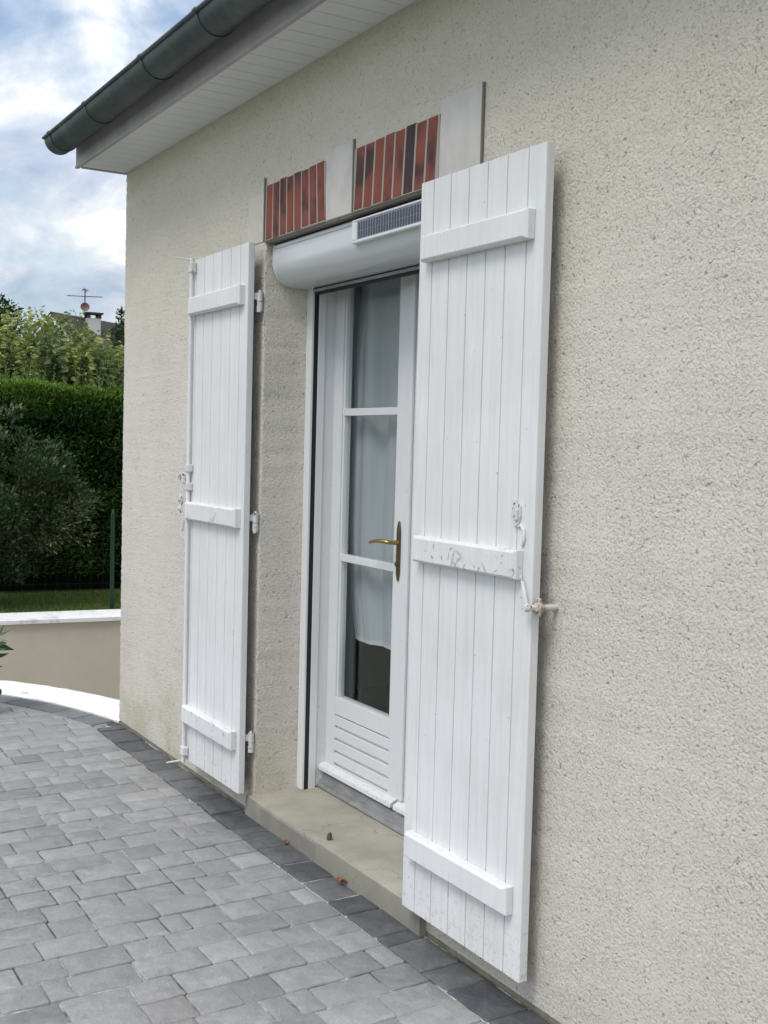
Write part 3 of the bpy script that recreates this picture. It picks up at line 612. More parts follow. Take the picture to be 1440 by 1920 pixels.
# ------------------------------------------------------------------ roller shutter
bxm = MB(); prof = [(.215, 2.290), (.03, 2.290), (.0275, 2.286), (.0275, 2.276)] + [(.030, 2.276), (.0265, 2.270)]
cy_, cz_, rr_ = .115, 2.222, .086
for i in range(13):
    a = R_(180 + 90 * i / 12); prof.append((cy_ + .0885 * math.cos(a), cz_ + rr_ * math.sin(a)))
prof += [(.215, 2.136)]
bxm.prism(prof, lambda p: (-.610, p[0], p[1]), lambda p: (.610, p[0], p[1]))
rs = bxm.build('roller_shutter', M['alu_white'], house, smooth=True, ang=30)
ep = MB(); ep.prism([(.219, 2.2925), (.0245, 2.2925)] + [(cy_ + .092 * math.cos(R_(180 + 90 * i / 12)), cz_ + .0895 * math.sin(R_(180 + 90 * i / 12))) for i in range(13)] + [(.219, 2.1325)], lambda p: (-.613, p[0], p[1]), lambda p: (-.6101, p[0], p[1]))
ep.build('end_cap', M['rail_white'], rs); ep = MB(); ep.prism([(.219, 2.2925), (.0245, 2.2925)] + [(cy_ + .092 * math.cos(R_(180 + 90 * i / 12)), cz_ + .0895 * math.sin(R_(180 + 90 * i / 12))) for i in range(13)] + [(.219, 2.1325)], lambda p: (.6101, p[0], p[1]), lambda p: (.613, p[0], p[1]))
ep.build('end_cap', M['rail_white'], rs)
MB().box(-.584, .584, .190, .198, 2.119, 2.1300).build('bottom_slat', M['alu'], rs, bevel=.001)
MB().box(-.584, .584, .1982, .210, 2.108, 2.1345).build('rubber_seal', M['rubber'], rs)
for sg in (-1, 1):
    gd = MB(); xa, xb = sorted((sg * .633, sg * .584))
    gd.box(xa, xb, .190, .2000, .0925, 2.136); gd.box(xa, xb, .2215, .252, .0925, 2.136)
    q0, q1 = sorted((sg * .633, sg * .597)); gd.box(q0, q1, .2000, .2215, .0925, 2.136)
    gd.build('guide_rail', M['rail_white'], rs, bevel=.0012)
    q0, q1 = sorted((sg * .5968, sg * .588)); MB().box(q0, q1, .2002, .2213, .094, 2.135).build('brush_seal', M['rubber'], rs)
# solar panel
so = MB(); X1, X2, Z1, Z2 = .060, .560, 2.203, 2.283; fy = .008
so.box(X1, X2, fy, .028, Z1, Z1 + .0095); so.box(X1, X2, fy, .028, Z2 - .0075, Z2); so.box(X1, X1 + .034, fy, .028, Z1 + .0095, Z2 - .0075); so.box(X2 - .02, X2, fy, .028, Z1 + .0095, Z2 - .0075)
sp_ = so.build('solar_panel', M['rail_white'], rs, bevel=.003, seg=3)
MB().box(X1 + .0345, X2 - .0205, .0125, .02, Z1 + .010, Z2 - .008).build('solar_cells_sheet', M['backsheet'], rs)
ce = MB(); xx = X1 + .0385
while xx < X2 - .03:
    for z0_, z1_ in ((Z1 + .0135, Z1 + .0385), (Z1 + .0400, Z2 - .0115)): ce.box(xx, xx + .0130, .0115, .0126, z0_, z1_)
    xx += .0172
ce.build('solar_cells', M['cell'], rs)

# ------------------------------------------------------------------ french door
fd = MB(); FY = .2525; 
for sg in (-1, 1):
    q = sorted((sg * .633, sg * .590)); fd.box(q[0], q[1], FY, .345, .0985, 2.30)
    q = sorted((sg * .5895, sg * .575)); fd.box(q[0], q[1], .315, .345, .12, 2.30)
fd.box(-.5898, .5898, .262, .345, 2.255, 2.30)
door = fd.build('french_door', M['pvc'], house, bevel=.003)
def door_leaf(sg):
    mb = MB(); D0, D1 = .300, .344
    def bx2(a, b, y0, y1, z0, z1, mi=0): q = sorted((sg * a, sg * b)); mb.box(q[0], q[1], y0, y1, z0, z1, mi)
    bx2(.600 - .0, .520, D0, D1, .165, 2.25)            # hinge stile
    bx2(.084, .004, D0, D1, .165, 2.25)               # meeting stile
    bx2(.5198, .0842, D0 + .001, D1, 2.19, 2.2495)
    # inner mouldings round the panes
    bx2(.5195, .506, D0 + .006, D1 - .008, .484, 2.1895); bx2(.0982, .0845, D0 + .006, D1 - .008, .484, 2.1895)
    bx2(.5195, .0845, D0 + .004, D1 - .008, 1.628, 1.657); bx2(.5195, .0845, D0 + .004, D1 - .008, 1.041, 1.069)
    # lower rail and grooved panel boards
    bx2(.5198, .0842, D0 + .0005, D1, .412, .484)
    for k in range(4): bx2(.5198, .0842, D0 + .0008, D1 - .01, .4075 - .0515 * (k + 1) + .0105, .4075 - .0515 * k + .0)
    bx2(.5198, .0842, D0 + .012, D1 - .012, .190, .411)
    bx2(.5198, .0842, D0 + .0008, D1 - .01, .166, .2015 - .0 )
    o = mb.build('door_leaf', M['pvc'], door, bevel=.0022)
    wb = MB(); q = (sg * .600, sg * (.010)); q = sorted(q)
    wb.prism([(.2995, .200), (.290, .198), (.268, .187), (.266, .170), (.2995, .170)], lambda p: (q[0], p[0], p[1]), lambda p: (q[1], p[0], p[1])); wb.build('drip_board', M['pvc'], door, bevel=.002)
    for z0, z1 in ((.484, 1.041), (1.069, 1.628), (1.657, 2.1895)):
        q = sorted((sg * .5058, sg * .0984)); MB().box(q[0], q[1], .3215, .3255, z0, z1).build('window_pane', M['glass'], door)
    return o
door_leaf(-1); door_leaf(1)
MB().box(.0045, .034, .288, .2995, .2015, 2.25).build('cover_strip', M['pvc'], door, bevel=.003)
th = MB(); th.prism([(.262, .0990), (.262, .106), (.272, .112), (.274, .126), (.286, .130), (.288, .150), (.300, .156), (.300, .164), (.344, .164), (.344, .0990)], lambda p: (-.5895, p[0], p[1]), lambda p: (.5895, p[0], p[1]))
th.build('threshold_rail', M['alu'], door, bevel=.001)
# handle
hd = MB(); hd.tube([(-.048, .2985, 1.012 + .222 * i / 8) for i in range(9)], [.006, .0135, .0145, .0145, .0145, .0145, .0145, .0135, .006], 12)
for i, v in enumerate(hd.v): hd.v[i] = (v[0], .2985 + (v[1] - .2985) * .35 - .001, v[2])
h1 = hd.build('handle_plate', M['plate'], door, smooth=True)
lv = MB(); lv.tube([(-.048, .297, 1.155), (-.048, .275, 1.155), (-.052, .255, 1.156), (-.066, .246, 1.158), (-.10, .243, 1.158), (-.145, .244, 1.153), (-.172, .247, 1.146), (-.178, .248, 1.145)], [.0095, .0085, .008, .008, .0072, .0068, .0066, .003], 12)
lv.build('door_handle', M['brass'], door, smooth=True)
MB().tube([(-.048, .297, 1.075), (-.048, .286, 1.075)], .008, 12).build('keyhole', M['plate'], door, smooth=True)
# curtains behind each leaf (hung on the leaf, a thing of its own)
def curtain(sg, label):
    mb = MB(); nu, nv = 90, 40; zt, zb = 2.20, .715
    for j in range(nv + 1):
        t = j / nv; z_ = zt + (zb - zt) * t
        xl = -.622 - .018 * math.sin(t * 4.0) + max(0, (t - .72) / .28) ** 1.6 * .085 + .004 * math.sin(t * 17); xr = -.05
        for i in range(nu + 1):
            u = i / nu; xx = xl + (xr - xl) * u
            yy = .382 + .022 * math.sin(u * 13 + 1.5 * math.sin(t * 2.2)) * (1 - .55 * t) + .012 * math.sin(u * 27 + 2.0 * t) * (1 - .65 * t) + .0025 * math.sin(u * 70 + t * 6) * (1 - .6 * t)
            mb.v.append((xx if sg < 0 else -xx, yy, z_ + .004 * math.sin(u * 3.0) * t))
    for j in range(nv):
        for i in range(nu): a = j * (nu + 1) + i; mb.f.append((a, a + 1, a + nu + 2, a + nu + 1)); mb.m.append(0)
    o = mb.build('curtain', M['voile'], None, smooth=True, ang=180); tag(o, label, 'curtain', 'curtains behind the glazed door')
    he = MB(); b0 = nv * (nu + 1)
    for i in range(nu + 1):
        v = mb.v[b0 + i]; he.v += [(v[0], v[1] - .0012, v[2]), (v[0], v[1] - .0012, v[2] + .017)]
    for i in range(nu): he.f.append((2 * i, 2 * i + 2, 2 * i + 3, 2 * i + 1)); he.m.append(0)
    he.build('hem', M['voile'], o, smooth=True, ang=180)
curtain(-1, 'sheer white net curtain hanging behind the glass of the door leaf with the brass handle')
curtain(1, 'sheer net curtain behind the door leaf hidden by the nearer white shutter')

# ------------------------------------------------------------------ batten shutters
H0, H1 = .096, 2.296; SW = .597; ST = .028; SD = .071
def shutter(side):
    sg = 1 if side == 'R' else -1; hx = OP * sg; fy = -SD
    P = lambda s: hx + sg * s
    joints = [0, .070, .160, .252, .342, .432, .524, SW] if side == 'R' else [0, .076, .172, .268, .364, .46, .553, SW]
    poly = [(0.002, 0), ]
    gw = .0024 if side == 'R' else .0034
    for j in joints[1:-1]: poly += [(j - gw, 0), (j - .0009, .009), (j + .0009, .009), (j + gw, 0)]
    poly += [(SW - .002, 0), (SW, .002), (SW, ST - .002), (SW - .002, ST), (.002, ST), (0, ST - .002), (0, .002)]
    mb = MB(); mb.prism(poly, lambda p: (P(p[0]), fy + p[1], H0), lambda p: (P(p[0]), fy + p[1], H1))
    # eased corners at top and bottom of the outer and hinge edges
    o = mb.build('shutter', M['shutter'], house, bevel=.0015, seg=2)
    if side == 'R': o['label'] = 'nearer tall white batten shutter right of the glazed door'
    else: o['label'] = 'farther white batten shutter near the house corner, with hinges and bolt rod'
    for zc, s0, s1 in ((2.0935, .046, .560), (1.207, .046, .556), (.307, .046, .560)):
        if side == 'L': s0, s1 = .028, .575
        b = MB(); hh = .0385; t = .032; c_ = .006; ce_ = .012
        f1 = [(s0, zc - hh), (s1, zc - hh), (s1, zc + hh), (s0, zc + hh)]; f2 = [(s0, zc - hh), (s1, zc - hh), (s1, zc + hh), (s0, zc + hh)]
        f3 = [(s0 + ce_, zc - hh + c_), (s1 - ce_, zc - hh + c_), (s1 - ce_, zc + hh - c_), (s0 + ce_, zc + hh - c_)]
        v = [(P(a), fy - .0002, z_) for a, z_ in f1] + [(P(a), fy - t + ce_ * .8, z_) for a, z_ in f2] + [(P(a), fy - t, z_) for a, z_ in f3]
        f = [(0, 1, 2, 3), (8, 9, 10, 11)] + [(i, (i + 1) % 4, 4 + (i + 1) % 4, 4 + i) for i in range(4)] + [(4 + i, 4 + (i + 1) % 4, 8 + (i + 1) % 4, 8 + i) for i in range(4)]
        b.add(v, f); bo = b.build('batten', M['flake'] if (.5 < zc < 1.5 or (side == 'L' and zc < .5)) else M['shutter'], o, bevel=.0012, seg=1)
        if abs(zc - 1.207) < .01: bo['label'] = 'batten with flaking paint'
    hz = (2.068, 1.190, .300)
    for k, zc in enumerate(hz):
        hg = MB(); bx_ = hx + sg * .006; by = -.016
        hg.tube([(bx_, by, zc - .040), (bx_, by, zc - .001)], .0125, 14); hg.tube([(bx_, by, zc + .001), (bx_, by, zc + .040)], .0125, 14)
        hg.tube([(bx_, by, zc + .040), (bx_, by, zc + .047)], [.007, .005], 10)
        q = sorted((bx_, hx + sg * .12)); hg.box(q[0], q[1], -.0425, -.037, zc + .008, zc + .034); q = sorted((bx_ - .003, bx_ + .003)); hg.box(q[0], q[1], -.0385, by, zc + .008, zc + .034)
        hg.tube([(bx_, by, zc - .022), (bx_ + sg * .012, .02, zc - .022)], .007, 8)
        hg.build('hinge', M['iron'], o, smooth=True)
    return o
SR = shutter('R'); SL = shutter('L')
# bolt rod on the farther shutter
xr = -OP - SW + .022; yr = -SD - .014
rd = MB(); rd.tube([(xr, yr, .085), (xr, yr, 2.305)], .0085, 12); rd.tube([(xr, yr, 2.296), (xr - .01, yr - .03, 2.299), (xr - .012, yr - .085, 2.300)], [.005, .0035, .0025], 8)
rd.tube([(xr, yr, .092), (xr - .01, yr - .03, .090), (xr - .012, yr - .075, .088)], [.005, .0045, .0035], 8)
rod = rd.build('bolt_rod', M['shutter'], SL, smooth=True)
for zc, hh in ((2.262, .022), (1.392, .017), (1.312, .017), (.138, .020)):
    k = MB(); k.box(xr - .016, xr + .024, -SD - .026, -SD - .0002, zc - hh, zc + hh); k.build('rod_guide', M['iron'] if zc > .2 else M['shutter'], SL, bevel=.004)
k = MB(); k.box(xr - .030, xr - .002, -SD - .040, -SD - .024, 1.325, 1.372); k.build('rod_keeper', M['iron'], SL, bevel=.005)
kk = MB()
def disc(mb, x_, z_, y_, r_, t_=.006, n=16): mb.tube([(x_, y_, z_), (x_, y_ - t_, z_), (x_, y_ - t_ - .0015, z_)], [r_, r_, r_ * .7], n)
disc(kk, xr - .026, 1.352, -SD - .040, .011, .006); kk.build('rivet', M['rust'], SL, smooth=True)
k = MB(); poly = [(-.006, 1.315), (.012, 1.318), (.016, 1.298), (.026, 1.285), (.030, 1.262), (.020, 1.240), (.010, 1.228), (.012, 1.20), (0, 1.192), (-.014, 1.2), (-.012, 1.226), (-.026, 1.236), (-.034, 1.258), (-.026, 1.282), (-.012, 1.296)]
cx0 = xr - .034
k.prism(poly, lambda p: (cx0 + p[0], -SD - .036, p[1]), lambda p: (cx0 + p[0], -SD - .030, p[1])); k.tube([(cx0, -SD - .03, 1.33), (cx0 + .004, -SD - .012, 1.345)], .006, 8)
disc(k, cx0 - .002, 1.213, -SD - .036, .012, .003); disc(k, cx0 - .002, 1.213, -SD - .039, .006, .005); disc(k, cx0, 1.262, -SD - .036, .014, .003)
k.build('rod_handle', M['iron'], SL, bevel=.001)
k = MB(); k.tube([(cx0 + .026, -SD - .030, 1.165), (cx0 + .022, -SD - .03, 1.13), (cx0 + .014, -SD - .032, 1.118)], [.006, .006, .008], 8); k.build('handle_tip', M['iron'], SL, smooth=True)
# ornate latch plate on the nearer shutter
k = MB(); yq = -SD; poly = [(1.142, 1.352), (1.146, 1.372), (1.153, 1.378), (1.158, 1.368), (1.163, 1.364), (1.170, 1.370), (1.177, 1.360), (1.178, 1.335), (1.172, 1.318), (1.165, 1.310), (1.156, 1.306), (1.146, 1.314), (1.143, 1.326), (1.137, 1.338)]
k.prism(poly, lambda p: (p[0], yq - .006, p[1]), lambda p: (p[0], yq - .0001, p[1]))
k.box(1.158, 1.172, yq - .012, yq - .0062, 1.325, 1.352)
k.build('latch_plate', M['iron'], SR, bevel=.001)
k = MB(); k.tube([(1.166, yq - .003, 1.306), (1.180, yq - .004, 1.312), (1.192, yq - .004, 1.300), (1.196, yq - .004, 1.280), (1.191, yq - .004, 1.262), (1.184, yq - .002, 1.254)], [.003, .0045, .0045, .0045, .004, .002], 10); k.build('latch_hook', M['shutter'], SR, smooth=True)
k = MB(); k.tube([(1.190, yq - .006, 1.178), (1.203, yq - .010, 1.162), (1.213, yq - .011, 1.140), (1.220, yq - .010, 1.115), (1.226, yq - .010, 1.102)], [.002, .004, .0055, .0055, .004], 8); k.build('catch_strap', M['flake'], SR, smooth=True)
# wall catch holding the nearer shutter open
k = MB(); k.tube([(1.248, .01, 1.100), (1.248, -.05, 1.101), (1.246, -.098, 1.102)], [.0075, .0075, .0085], 12); k.tube([(1.246, -.096, 1.102), (1.246, -.108, 1.102)], [.012, .009], 12); k.box(1.226, 1.248, -.100, -.092, 1.094, 1.110)
wc = k.build('shutter_catch', M['iron'], house, smooth=True)
k = MB(); k.box(1.240, 1.256, -.066, -.056, 1.078, 1.126); k.tube([(1.248, -.075, 1.101), (1.248, -.045, 1.101)], .013, 12); k.build('catch_tongue', M['rust'], wc, bevel=.002)

# ------------------------------------------------------------------ small things on the ground
def dry_leaf(x_, y_, z_, s_, rot, label):
    mb = MB(); n = 10; pts = [(0, 0), (.3, .22), (.45, .12), (.6, .32), (.75, .15), (1.0, .02), (.8, -.12), (.62, -.30), (.45, -.14), (.28, -.24)]
    c, s = math.cos(rot), math.sin(rot); v = []
    for i, (a, b) in enumerate(pts):
        a_ = (a - .5) * s_; b_ = b * s_; zz = abs(b) * s_ * .7 + random.uniform(0, .25) * s_ + .002; v.append((x_ + a_ * c - b_ * s, y_ + a_ * s + b_ * c, z_ + zz))
    v.append((x_, y_, z_ + .004)); n = len(pts); v2 = [(a, b, c_ - .0012) for a, b, c_ in v]
    mb.add(v + v2, [(i, (i + 1) % n, n) for i in range(n)] + [(n + 1 + (i + 1) % n, n + 1 + i, 2 * n + 1) for i in range(n)] + [(i, n + 1 + i, n + 1 + (i + 1) % n, (i + 1) % n) for i in range(n)])
    return tag(mb.build('dry_leaf', M['dryleaf']), label, 'leaf', 'dry leaves on the dark paving border')
dry_leaf(.185, -.035, .002, .055, .5, 'larger curled dry brown leaf on the dark paving below the doorstep, nearer the right shutter')
dry_leaf(-.262, -.034, .002, .036, -.2, 'small dry brown leaf on the dark paving by the doorstep, nearer the left shutter')
k = MB(); k.tube([(-.025, .022, .082), (-.024, .022, .088), (-.022, .023, .098), (-.019, .024, .107), (-.016, .024, .111)], [.006, .0095, .010, .0065, .002], 10)
tag(k.build('pebble', M['pebble'], smooth=True), 'small dark brown stone standing on the concrete doorstep', 'stone')

# ================================================================== BEYOND THE HOUSE
random.seed(5); rng = np.random.default_rng(5)
WX = -6.02
lw = empty('low_wall', (WX, 0, -1.5)); tag(lw, 'low curved-looking beige rendered wall with white coping beyond the paving', 'wall'); bpy.context.view_layer.update()
lw['label'] = 'low beige rendered wall with stained white coping in front of the lawn'
wy0, wy1 = -8.9, 8.9; wx = lambda y: -6.165 + (y - .2) * .10
mb = MB(); mb.add([(wx(wy0) + .05 - .0, wy0, -1.5), (wx(wy1) + .05, wy1, -1.5), (wx(wy1) - .01, wy1, -.041), (wx(wy0) - .01, wy0, -.041), (wx(wy0) - .25, wy0, -1.5), (wx(wy1) - .25, wy1, -1.5), (wx(wy1) - .25, wy1, -.041), (wx(wy0) - .25, wy0, -.041)], [(0, 1, 2, 3), (4, 5, 6, 7), (3, 2, 6, 7), (0, 3, 7, 4), (1, 2, 6, 5)])
mb.v[2] = (wx(wy1) - .02, wy1, -.041); mb.v[3] = (wx(wy0) - .02, wy0, -.041); mb.v[0] = (wx(wy0) - .02, wy0, -1.5); mb.v[1] = (wx(wy1) - .02, wy1, -1.5)
mb.build('wall_face', M['beige'], lw)
mb = MB(); ncp = 12
for k in range(ncp):
    ya = wy0 + (wy1 - wy0) * k / ncp + .002; yb_ = wy0 + (wy1 - wy0) * (k + 1) / ncp - .002
    mb.prism([(ya, 0), (yb_, 0)], lambda p: (0, 0, 0), lambda p: (0, 0, 0), cap=False) if False else None
    v = []
    for yy in (ya, yb_): v += [(wx(yy) + .012, yy, -.0405), (wx(yy) + .012, yy, -.004), (wx(yy) - .33, yy, .012), (wx(yy) - .33, yy, -.0405)]
    mb.add(v, [(0, 1, 5, 4), (1, 2, 6, 5), (2, 3, 7, 6), (3, 0, 4, 7), (0, 3, 2, 1), (4, 5, 6, 7)])
mb.build('coping', M['coping'], lw, bevel=.004)
# grass
n = 26000; P = np.stack([rng.uniform(-8.0, -6.5, n), rng.uniform(-.6, 3.2, n), np.full(n, -.045)], 1); D = rng.normal(size=(n, 3)) * .35; D[:, 2] = 1
gs = leaves('grass', P, D, rng.uniform(.02, .05, n), rng.uniform(.003, .006, n), np.clip(rng.normal(.45, .25, n), 0, 1), M['grass']); tag(gs, 'short worn grass strip behind the white coping', 'grass', kind='stuff')
# hedge
hg = empty('hedge', (-8.7, 1.2, -.04)); tag(hg, 'tall clipped conifer hedge, dark green with bright green top, behind the lawn', 'hedge'); bpy.context.view_layer.update()
HX0, HX1, HY0, HY1, HZ = -9.55, -8.25, -3.0, 7.0, 2.02
def hx_front(y): return -8.15 + (y - .6) * .12
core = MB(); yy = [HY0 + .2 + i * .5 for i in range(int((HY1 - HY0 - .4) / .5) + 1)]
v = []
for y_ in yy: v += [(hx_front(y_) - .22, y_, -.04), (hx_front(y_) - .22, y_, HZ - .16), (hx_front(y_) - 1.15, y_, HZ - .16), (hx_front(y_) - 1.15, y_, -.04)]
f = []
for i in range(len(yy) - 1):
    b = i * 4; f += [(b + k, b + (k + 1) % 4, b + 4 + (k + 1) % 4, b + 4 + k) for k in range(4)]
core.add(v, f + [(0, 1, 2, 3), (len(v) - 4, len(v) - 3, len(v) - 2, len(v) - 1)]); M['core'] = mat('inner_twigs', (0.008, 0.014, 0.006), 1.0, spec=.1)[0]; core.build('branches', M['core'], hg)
n = 60000; y_ = rng.uniform(HY0, 4.2, n); z_ = rng.uniform(.12, HZ, n); lum = np.sin(y_ * 9 + z_ * 7) * .03 + np.sin(y_ * 3.1 - z_ * 11) * .03 + np.sin(y_ * 23) * .012
xf = hx_front(y_) + lum - rng.uniform(0, .14, n) ** 1.0
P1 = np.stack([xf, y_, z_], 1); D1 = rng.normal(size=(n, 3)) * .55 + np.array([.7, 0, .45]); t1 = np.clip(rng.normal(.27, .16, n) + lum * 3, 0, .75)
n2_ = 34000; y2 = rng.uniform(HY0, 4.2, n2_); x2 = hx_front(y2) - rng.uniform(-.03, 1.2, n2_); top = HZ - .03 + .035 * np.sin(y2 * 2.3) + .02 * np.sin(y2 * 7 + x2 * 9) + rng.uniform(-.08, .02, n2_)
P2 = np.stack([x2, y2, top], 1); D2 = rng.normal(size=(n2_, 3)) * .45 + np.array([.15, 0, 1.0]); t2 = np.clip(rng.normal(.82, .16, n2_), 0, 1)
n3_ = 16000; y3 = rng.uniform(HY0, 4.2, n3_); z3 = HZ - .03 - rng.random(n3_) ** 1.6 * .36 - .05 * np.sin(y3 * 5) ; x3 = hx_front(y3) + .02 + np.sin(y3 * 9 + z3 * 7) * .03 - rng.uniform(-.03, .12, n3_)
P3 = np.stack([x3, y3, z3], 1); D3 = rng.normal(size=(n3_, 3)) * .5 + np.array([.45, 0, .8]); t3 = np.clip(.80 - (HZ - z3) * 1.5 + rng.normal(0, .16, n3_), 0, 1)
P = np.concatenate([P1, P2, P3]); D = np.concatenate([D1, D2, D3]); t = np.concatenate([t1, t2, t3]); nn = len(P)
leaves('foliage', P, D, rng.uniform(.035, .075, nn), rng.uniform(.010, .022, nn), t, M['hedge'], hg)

def ell_points(n, c, r, shell=.55, lobes=6, seed=1):
    g = np.random.default_rng(seed); d = unit(g.normal(size=(n, 3))); cen = unit(g.normal(size=(lobes, 3)))
    bumpf = np.max(d @ cen.T, axis=1); rad = (.72 + .34 * bumpf ** 3) * (shell + (1 - shell) * g.random(n) ** .5)
    return np.array(c) + d * rad[:, None] * np.array(r), d
def clump_points(n, nc, c, r, cr, seed=1, up=0.0):
    g = np.random.default_rng(seed); P0, d0 = ell_points(nc, c, r, .45, 7, seed); i = g.integers(0, nc, n); q = unit(g.normal(size=(n, 3))) * (g.random(n) ** .45)[:, None] * cr
    return P0[i] + q, q / cr + d0[i] * .4, g.random(nc)[i]
# shrub in front of the hedge
sh = empty('shrub', (-7.1, .25, -.04)); tag(sh, 'large rounded dark shrub with pale leaf tips on the lawn before the hedge', 'shrub'); bpy.context.view_layer.update()
P, D, ct = clump_points(15000, 150, (-7.25, .18, 1.02), (.62, .92, .86), .13, 11)
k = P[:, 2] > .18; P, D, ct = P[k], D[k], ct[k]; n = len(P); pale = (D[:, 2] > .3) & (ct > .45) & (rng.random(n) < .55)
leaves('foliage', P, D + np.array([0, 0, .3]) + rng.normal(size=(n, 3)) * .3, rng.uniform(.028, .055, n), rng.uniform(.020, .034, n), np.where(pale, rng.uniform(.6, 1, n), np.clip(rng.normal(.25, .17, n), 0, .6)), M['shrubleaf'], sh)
P, D, ct = clump_points(3600, 34, (-7.15, .82, .80), (.34, .52, .32), .13, 19); n = len(P)
leaves('foliage', P, D + np.array([0, .4, .2]) + rng.normal(size=(n, 3)) * .3, rng.uniform(.03, .058, n), rng.uniform(.014, .026, n), np.where(rng.random(n) < .35, rng.uniform(.6, 1, n), np.clip(rng.normal(.3, .17, n), 0, .6)), M['shrubleaf'], sh)
mb = MB()
for k in range(9):
    a = k * .7; mb.tube([(-7.2, .2, -.05), (-7.2 + .12 * math.cos(a), .2 + .2 * math.sin(a), .35), (-7.2 + .35 * math.cos(a), .2 + .6 * math.sin(a), 1.1 + .3 * math.sin(k * 2.3))], [.022, .015, .006], 7)
mb.build('trunk', M['bark'], sh, smooth=True)
# wire fence
fe_ = empty('wire_fence', (-6.62, 1.28, -.04)); tag(fe_, 'thin green wire fence with one green metal post at the lawn edge', 'fence'); bpy.context.view_layer.update()
for yy_ in (-1.22, 1.28, 3.78):
    mb = MB(); xx_ = -6.62 + (yy_ - 1.28) * .1; mb.box(xx_ - .004, xx_ + .020, yy_ - .017, yy_ + .017, -.04, .85); mb.box(xx_ + .0205, xx_ + .028, yy_ - .004, yy_ + .004, -.04, .85); mb.tube([(xx_ + .01, yy_, .85), (xx_ + .01, yy_, .885)], [.016, .005], 8); mb.build('post', M['green'], fe_, bevel=.002)
mb = MB()
for zz_ in [.02 + .1 * i for i in range(9)]: mb.tube([(-6.62 - .25, -1.22, zz_), (-6.62, 1.28, zz_), (-6.62 + .25, 3.78, zz_)], .0006, 5)
for i in range(50): yq_ = -1.2 + i * .1; mb.tube([(-6.62 + (yq_ - 1.28) * .1, yq_, .0), (-6.62 + (yq_ - 1.28) * .1, yq_, .82)], .0005, 4)
mb.build('wire_mesh', M['antenna'], fe_)
# trees beyond the hedge
def trunk_mb(base, h, r, limbs, spread, seed):
    g = random.Random(seed); mb = MB(); b = Vector(base)
    mb.tube([b, b + Vector((.05, .02, h * .4)), b + Vector((.0, .05, h * .8))], [r, r * .75, r * .3], 9)
    for k in range(limbs):
        a = g.uniform(0, 6.28); s = b + Vector((0, 0, h * g.uniform(.25, .6))); e = s + Vector((math.cos(a) * spread[0] * .8, math.sin(a) * spread[1] * .8, h * g.uniform(.2, .4))); mb.tube([s, (s + e) / 2 + Vector((0, 0, .1)), e], [r * .5, r * .3, r * .1], 6)
    return mb
def tree(name, label, cat, base, h, cc, cr, nl, nc, clr, ls, lw_, tm, tsd, material, seed, group=None, droop=0.0):
    o = empty(name, base); tag(o, label, cat, group); bpy.context.view_layer.update()
    P, D, ct = clump_points(nl, nc, cc, cr, clr, seed); n = len(P); g = np.random.default_rng(seed + 50)
    leaves('crown', P, D + np.array([0, 0, .2 - droop]) + g.normal(size=(n, 3)) * .4, g.uniform(*ls, n), g.uniform(*lw_, n), np.clip(g.normal(tm, tsd, n) + (ct - .5) * .3, 0, 1), material, o)
    trunk_mb(base, h, .11, 6, cr, seed).build('trunk', M['bark'], o, smooth=True); return o
tree('broadleaf_tree', 'dark green leafy tree at the left edge, rising above the pale tree', 'tree', (-27, 3.7, -.04), 5.2, (-27, 3.85, 4.0), (1.5, 1.45, 1.45), 11000, 110, .30, (.07, .13), (.04, .08), .35, .2, M['darktree'], 31)
tree('broadleaf_tree', 'dark round tree at the house corner, below the bare conifer tip', 'tree', (-26, 8.0, -.04), 5, (-26, 8.05, 3.35), (1.1, 1.15, 1.25), 8000, 90, .28, (.06, .12), (.035, .06), .3, .2, M['darktree'], 32)
# pale tree: upright shoots with drooping leaves
def shoots_tree(name, label, base, xs, material, seed, ybounds, ztop, nsh, leafL, tintm):
    o = empty(name, base); tag(o, label, 'tree'); bpy.context.view_layer.update(); g = np.random.default_rng(seed)
    Ps, Ds, Ls, Ws, Ts = [], [], [], [], []; st_ = MB()
    for k in range(nsh):
        y0 = g.uniform(*ybounds); x0 = xs + g.uniform(-.9, .9); tp = ztop(y0) + g.normal(0, .12) - g.random() ** 1.0 * .95; L = g.uniform(.55, 1.0); lean = g.normal(0, .16, 2)
        b = np.array([x0, y0, tp - L]); e = np.array([x0 + lean[0], y0 + lean[1], tp]); bend = g.normal(0, .08, 2)
        st_.tube([tuple(b), tuple((b + e) / 2 + np.array([bend[0], bend[1], 0])), tuple(e)], [.010, .007, .003], 5)
        nl = int(L / .030); yel = g.random()
        for j in range(nl):
            t = j / nl; p = b + (e - b) * t; a = j * 2.4 + g.normal(0, .3)
            for rep in range(4):
                a2 = a + rep * 2.1; sz = leafL * (1.15 - .55 * t) * g.uniform(.75, 1.2)
                d = np.array([math.cos(a2), math.sin(a2), -.25 + .7 * t + g.normal(0, .15)])
                pet = p + d * .07; Ps.append(pet); Ds.append(d + np.array([0, 0, -.35])); Ls.append(sz); Ws.append(sz * .58); Ts.append(tintm + (t - .4) * .35 + (yel - .5) * .35 + g.normal(0, .10))
    leaves('crown', np.array(Ps), np.array(Ds), np.array(Ls), np.array(Ws), np.clip(np.array(Ts), 0, 1), material, o, fold=.15)
    st_.build('shoots', M['bark'], o); trunk_mb(base, 2.2, .10, 8, (.9, .9), seed).build('trunk', M['bark'], o, smooth=True)
zt_a = lambda y: 3.12 + .10 * math.sin(y * 5.5) + .22 * math.exp(-((y - 2.35) / .35) ** 2)
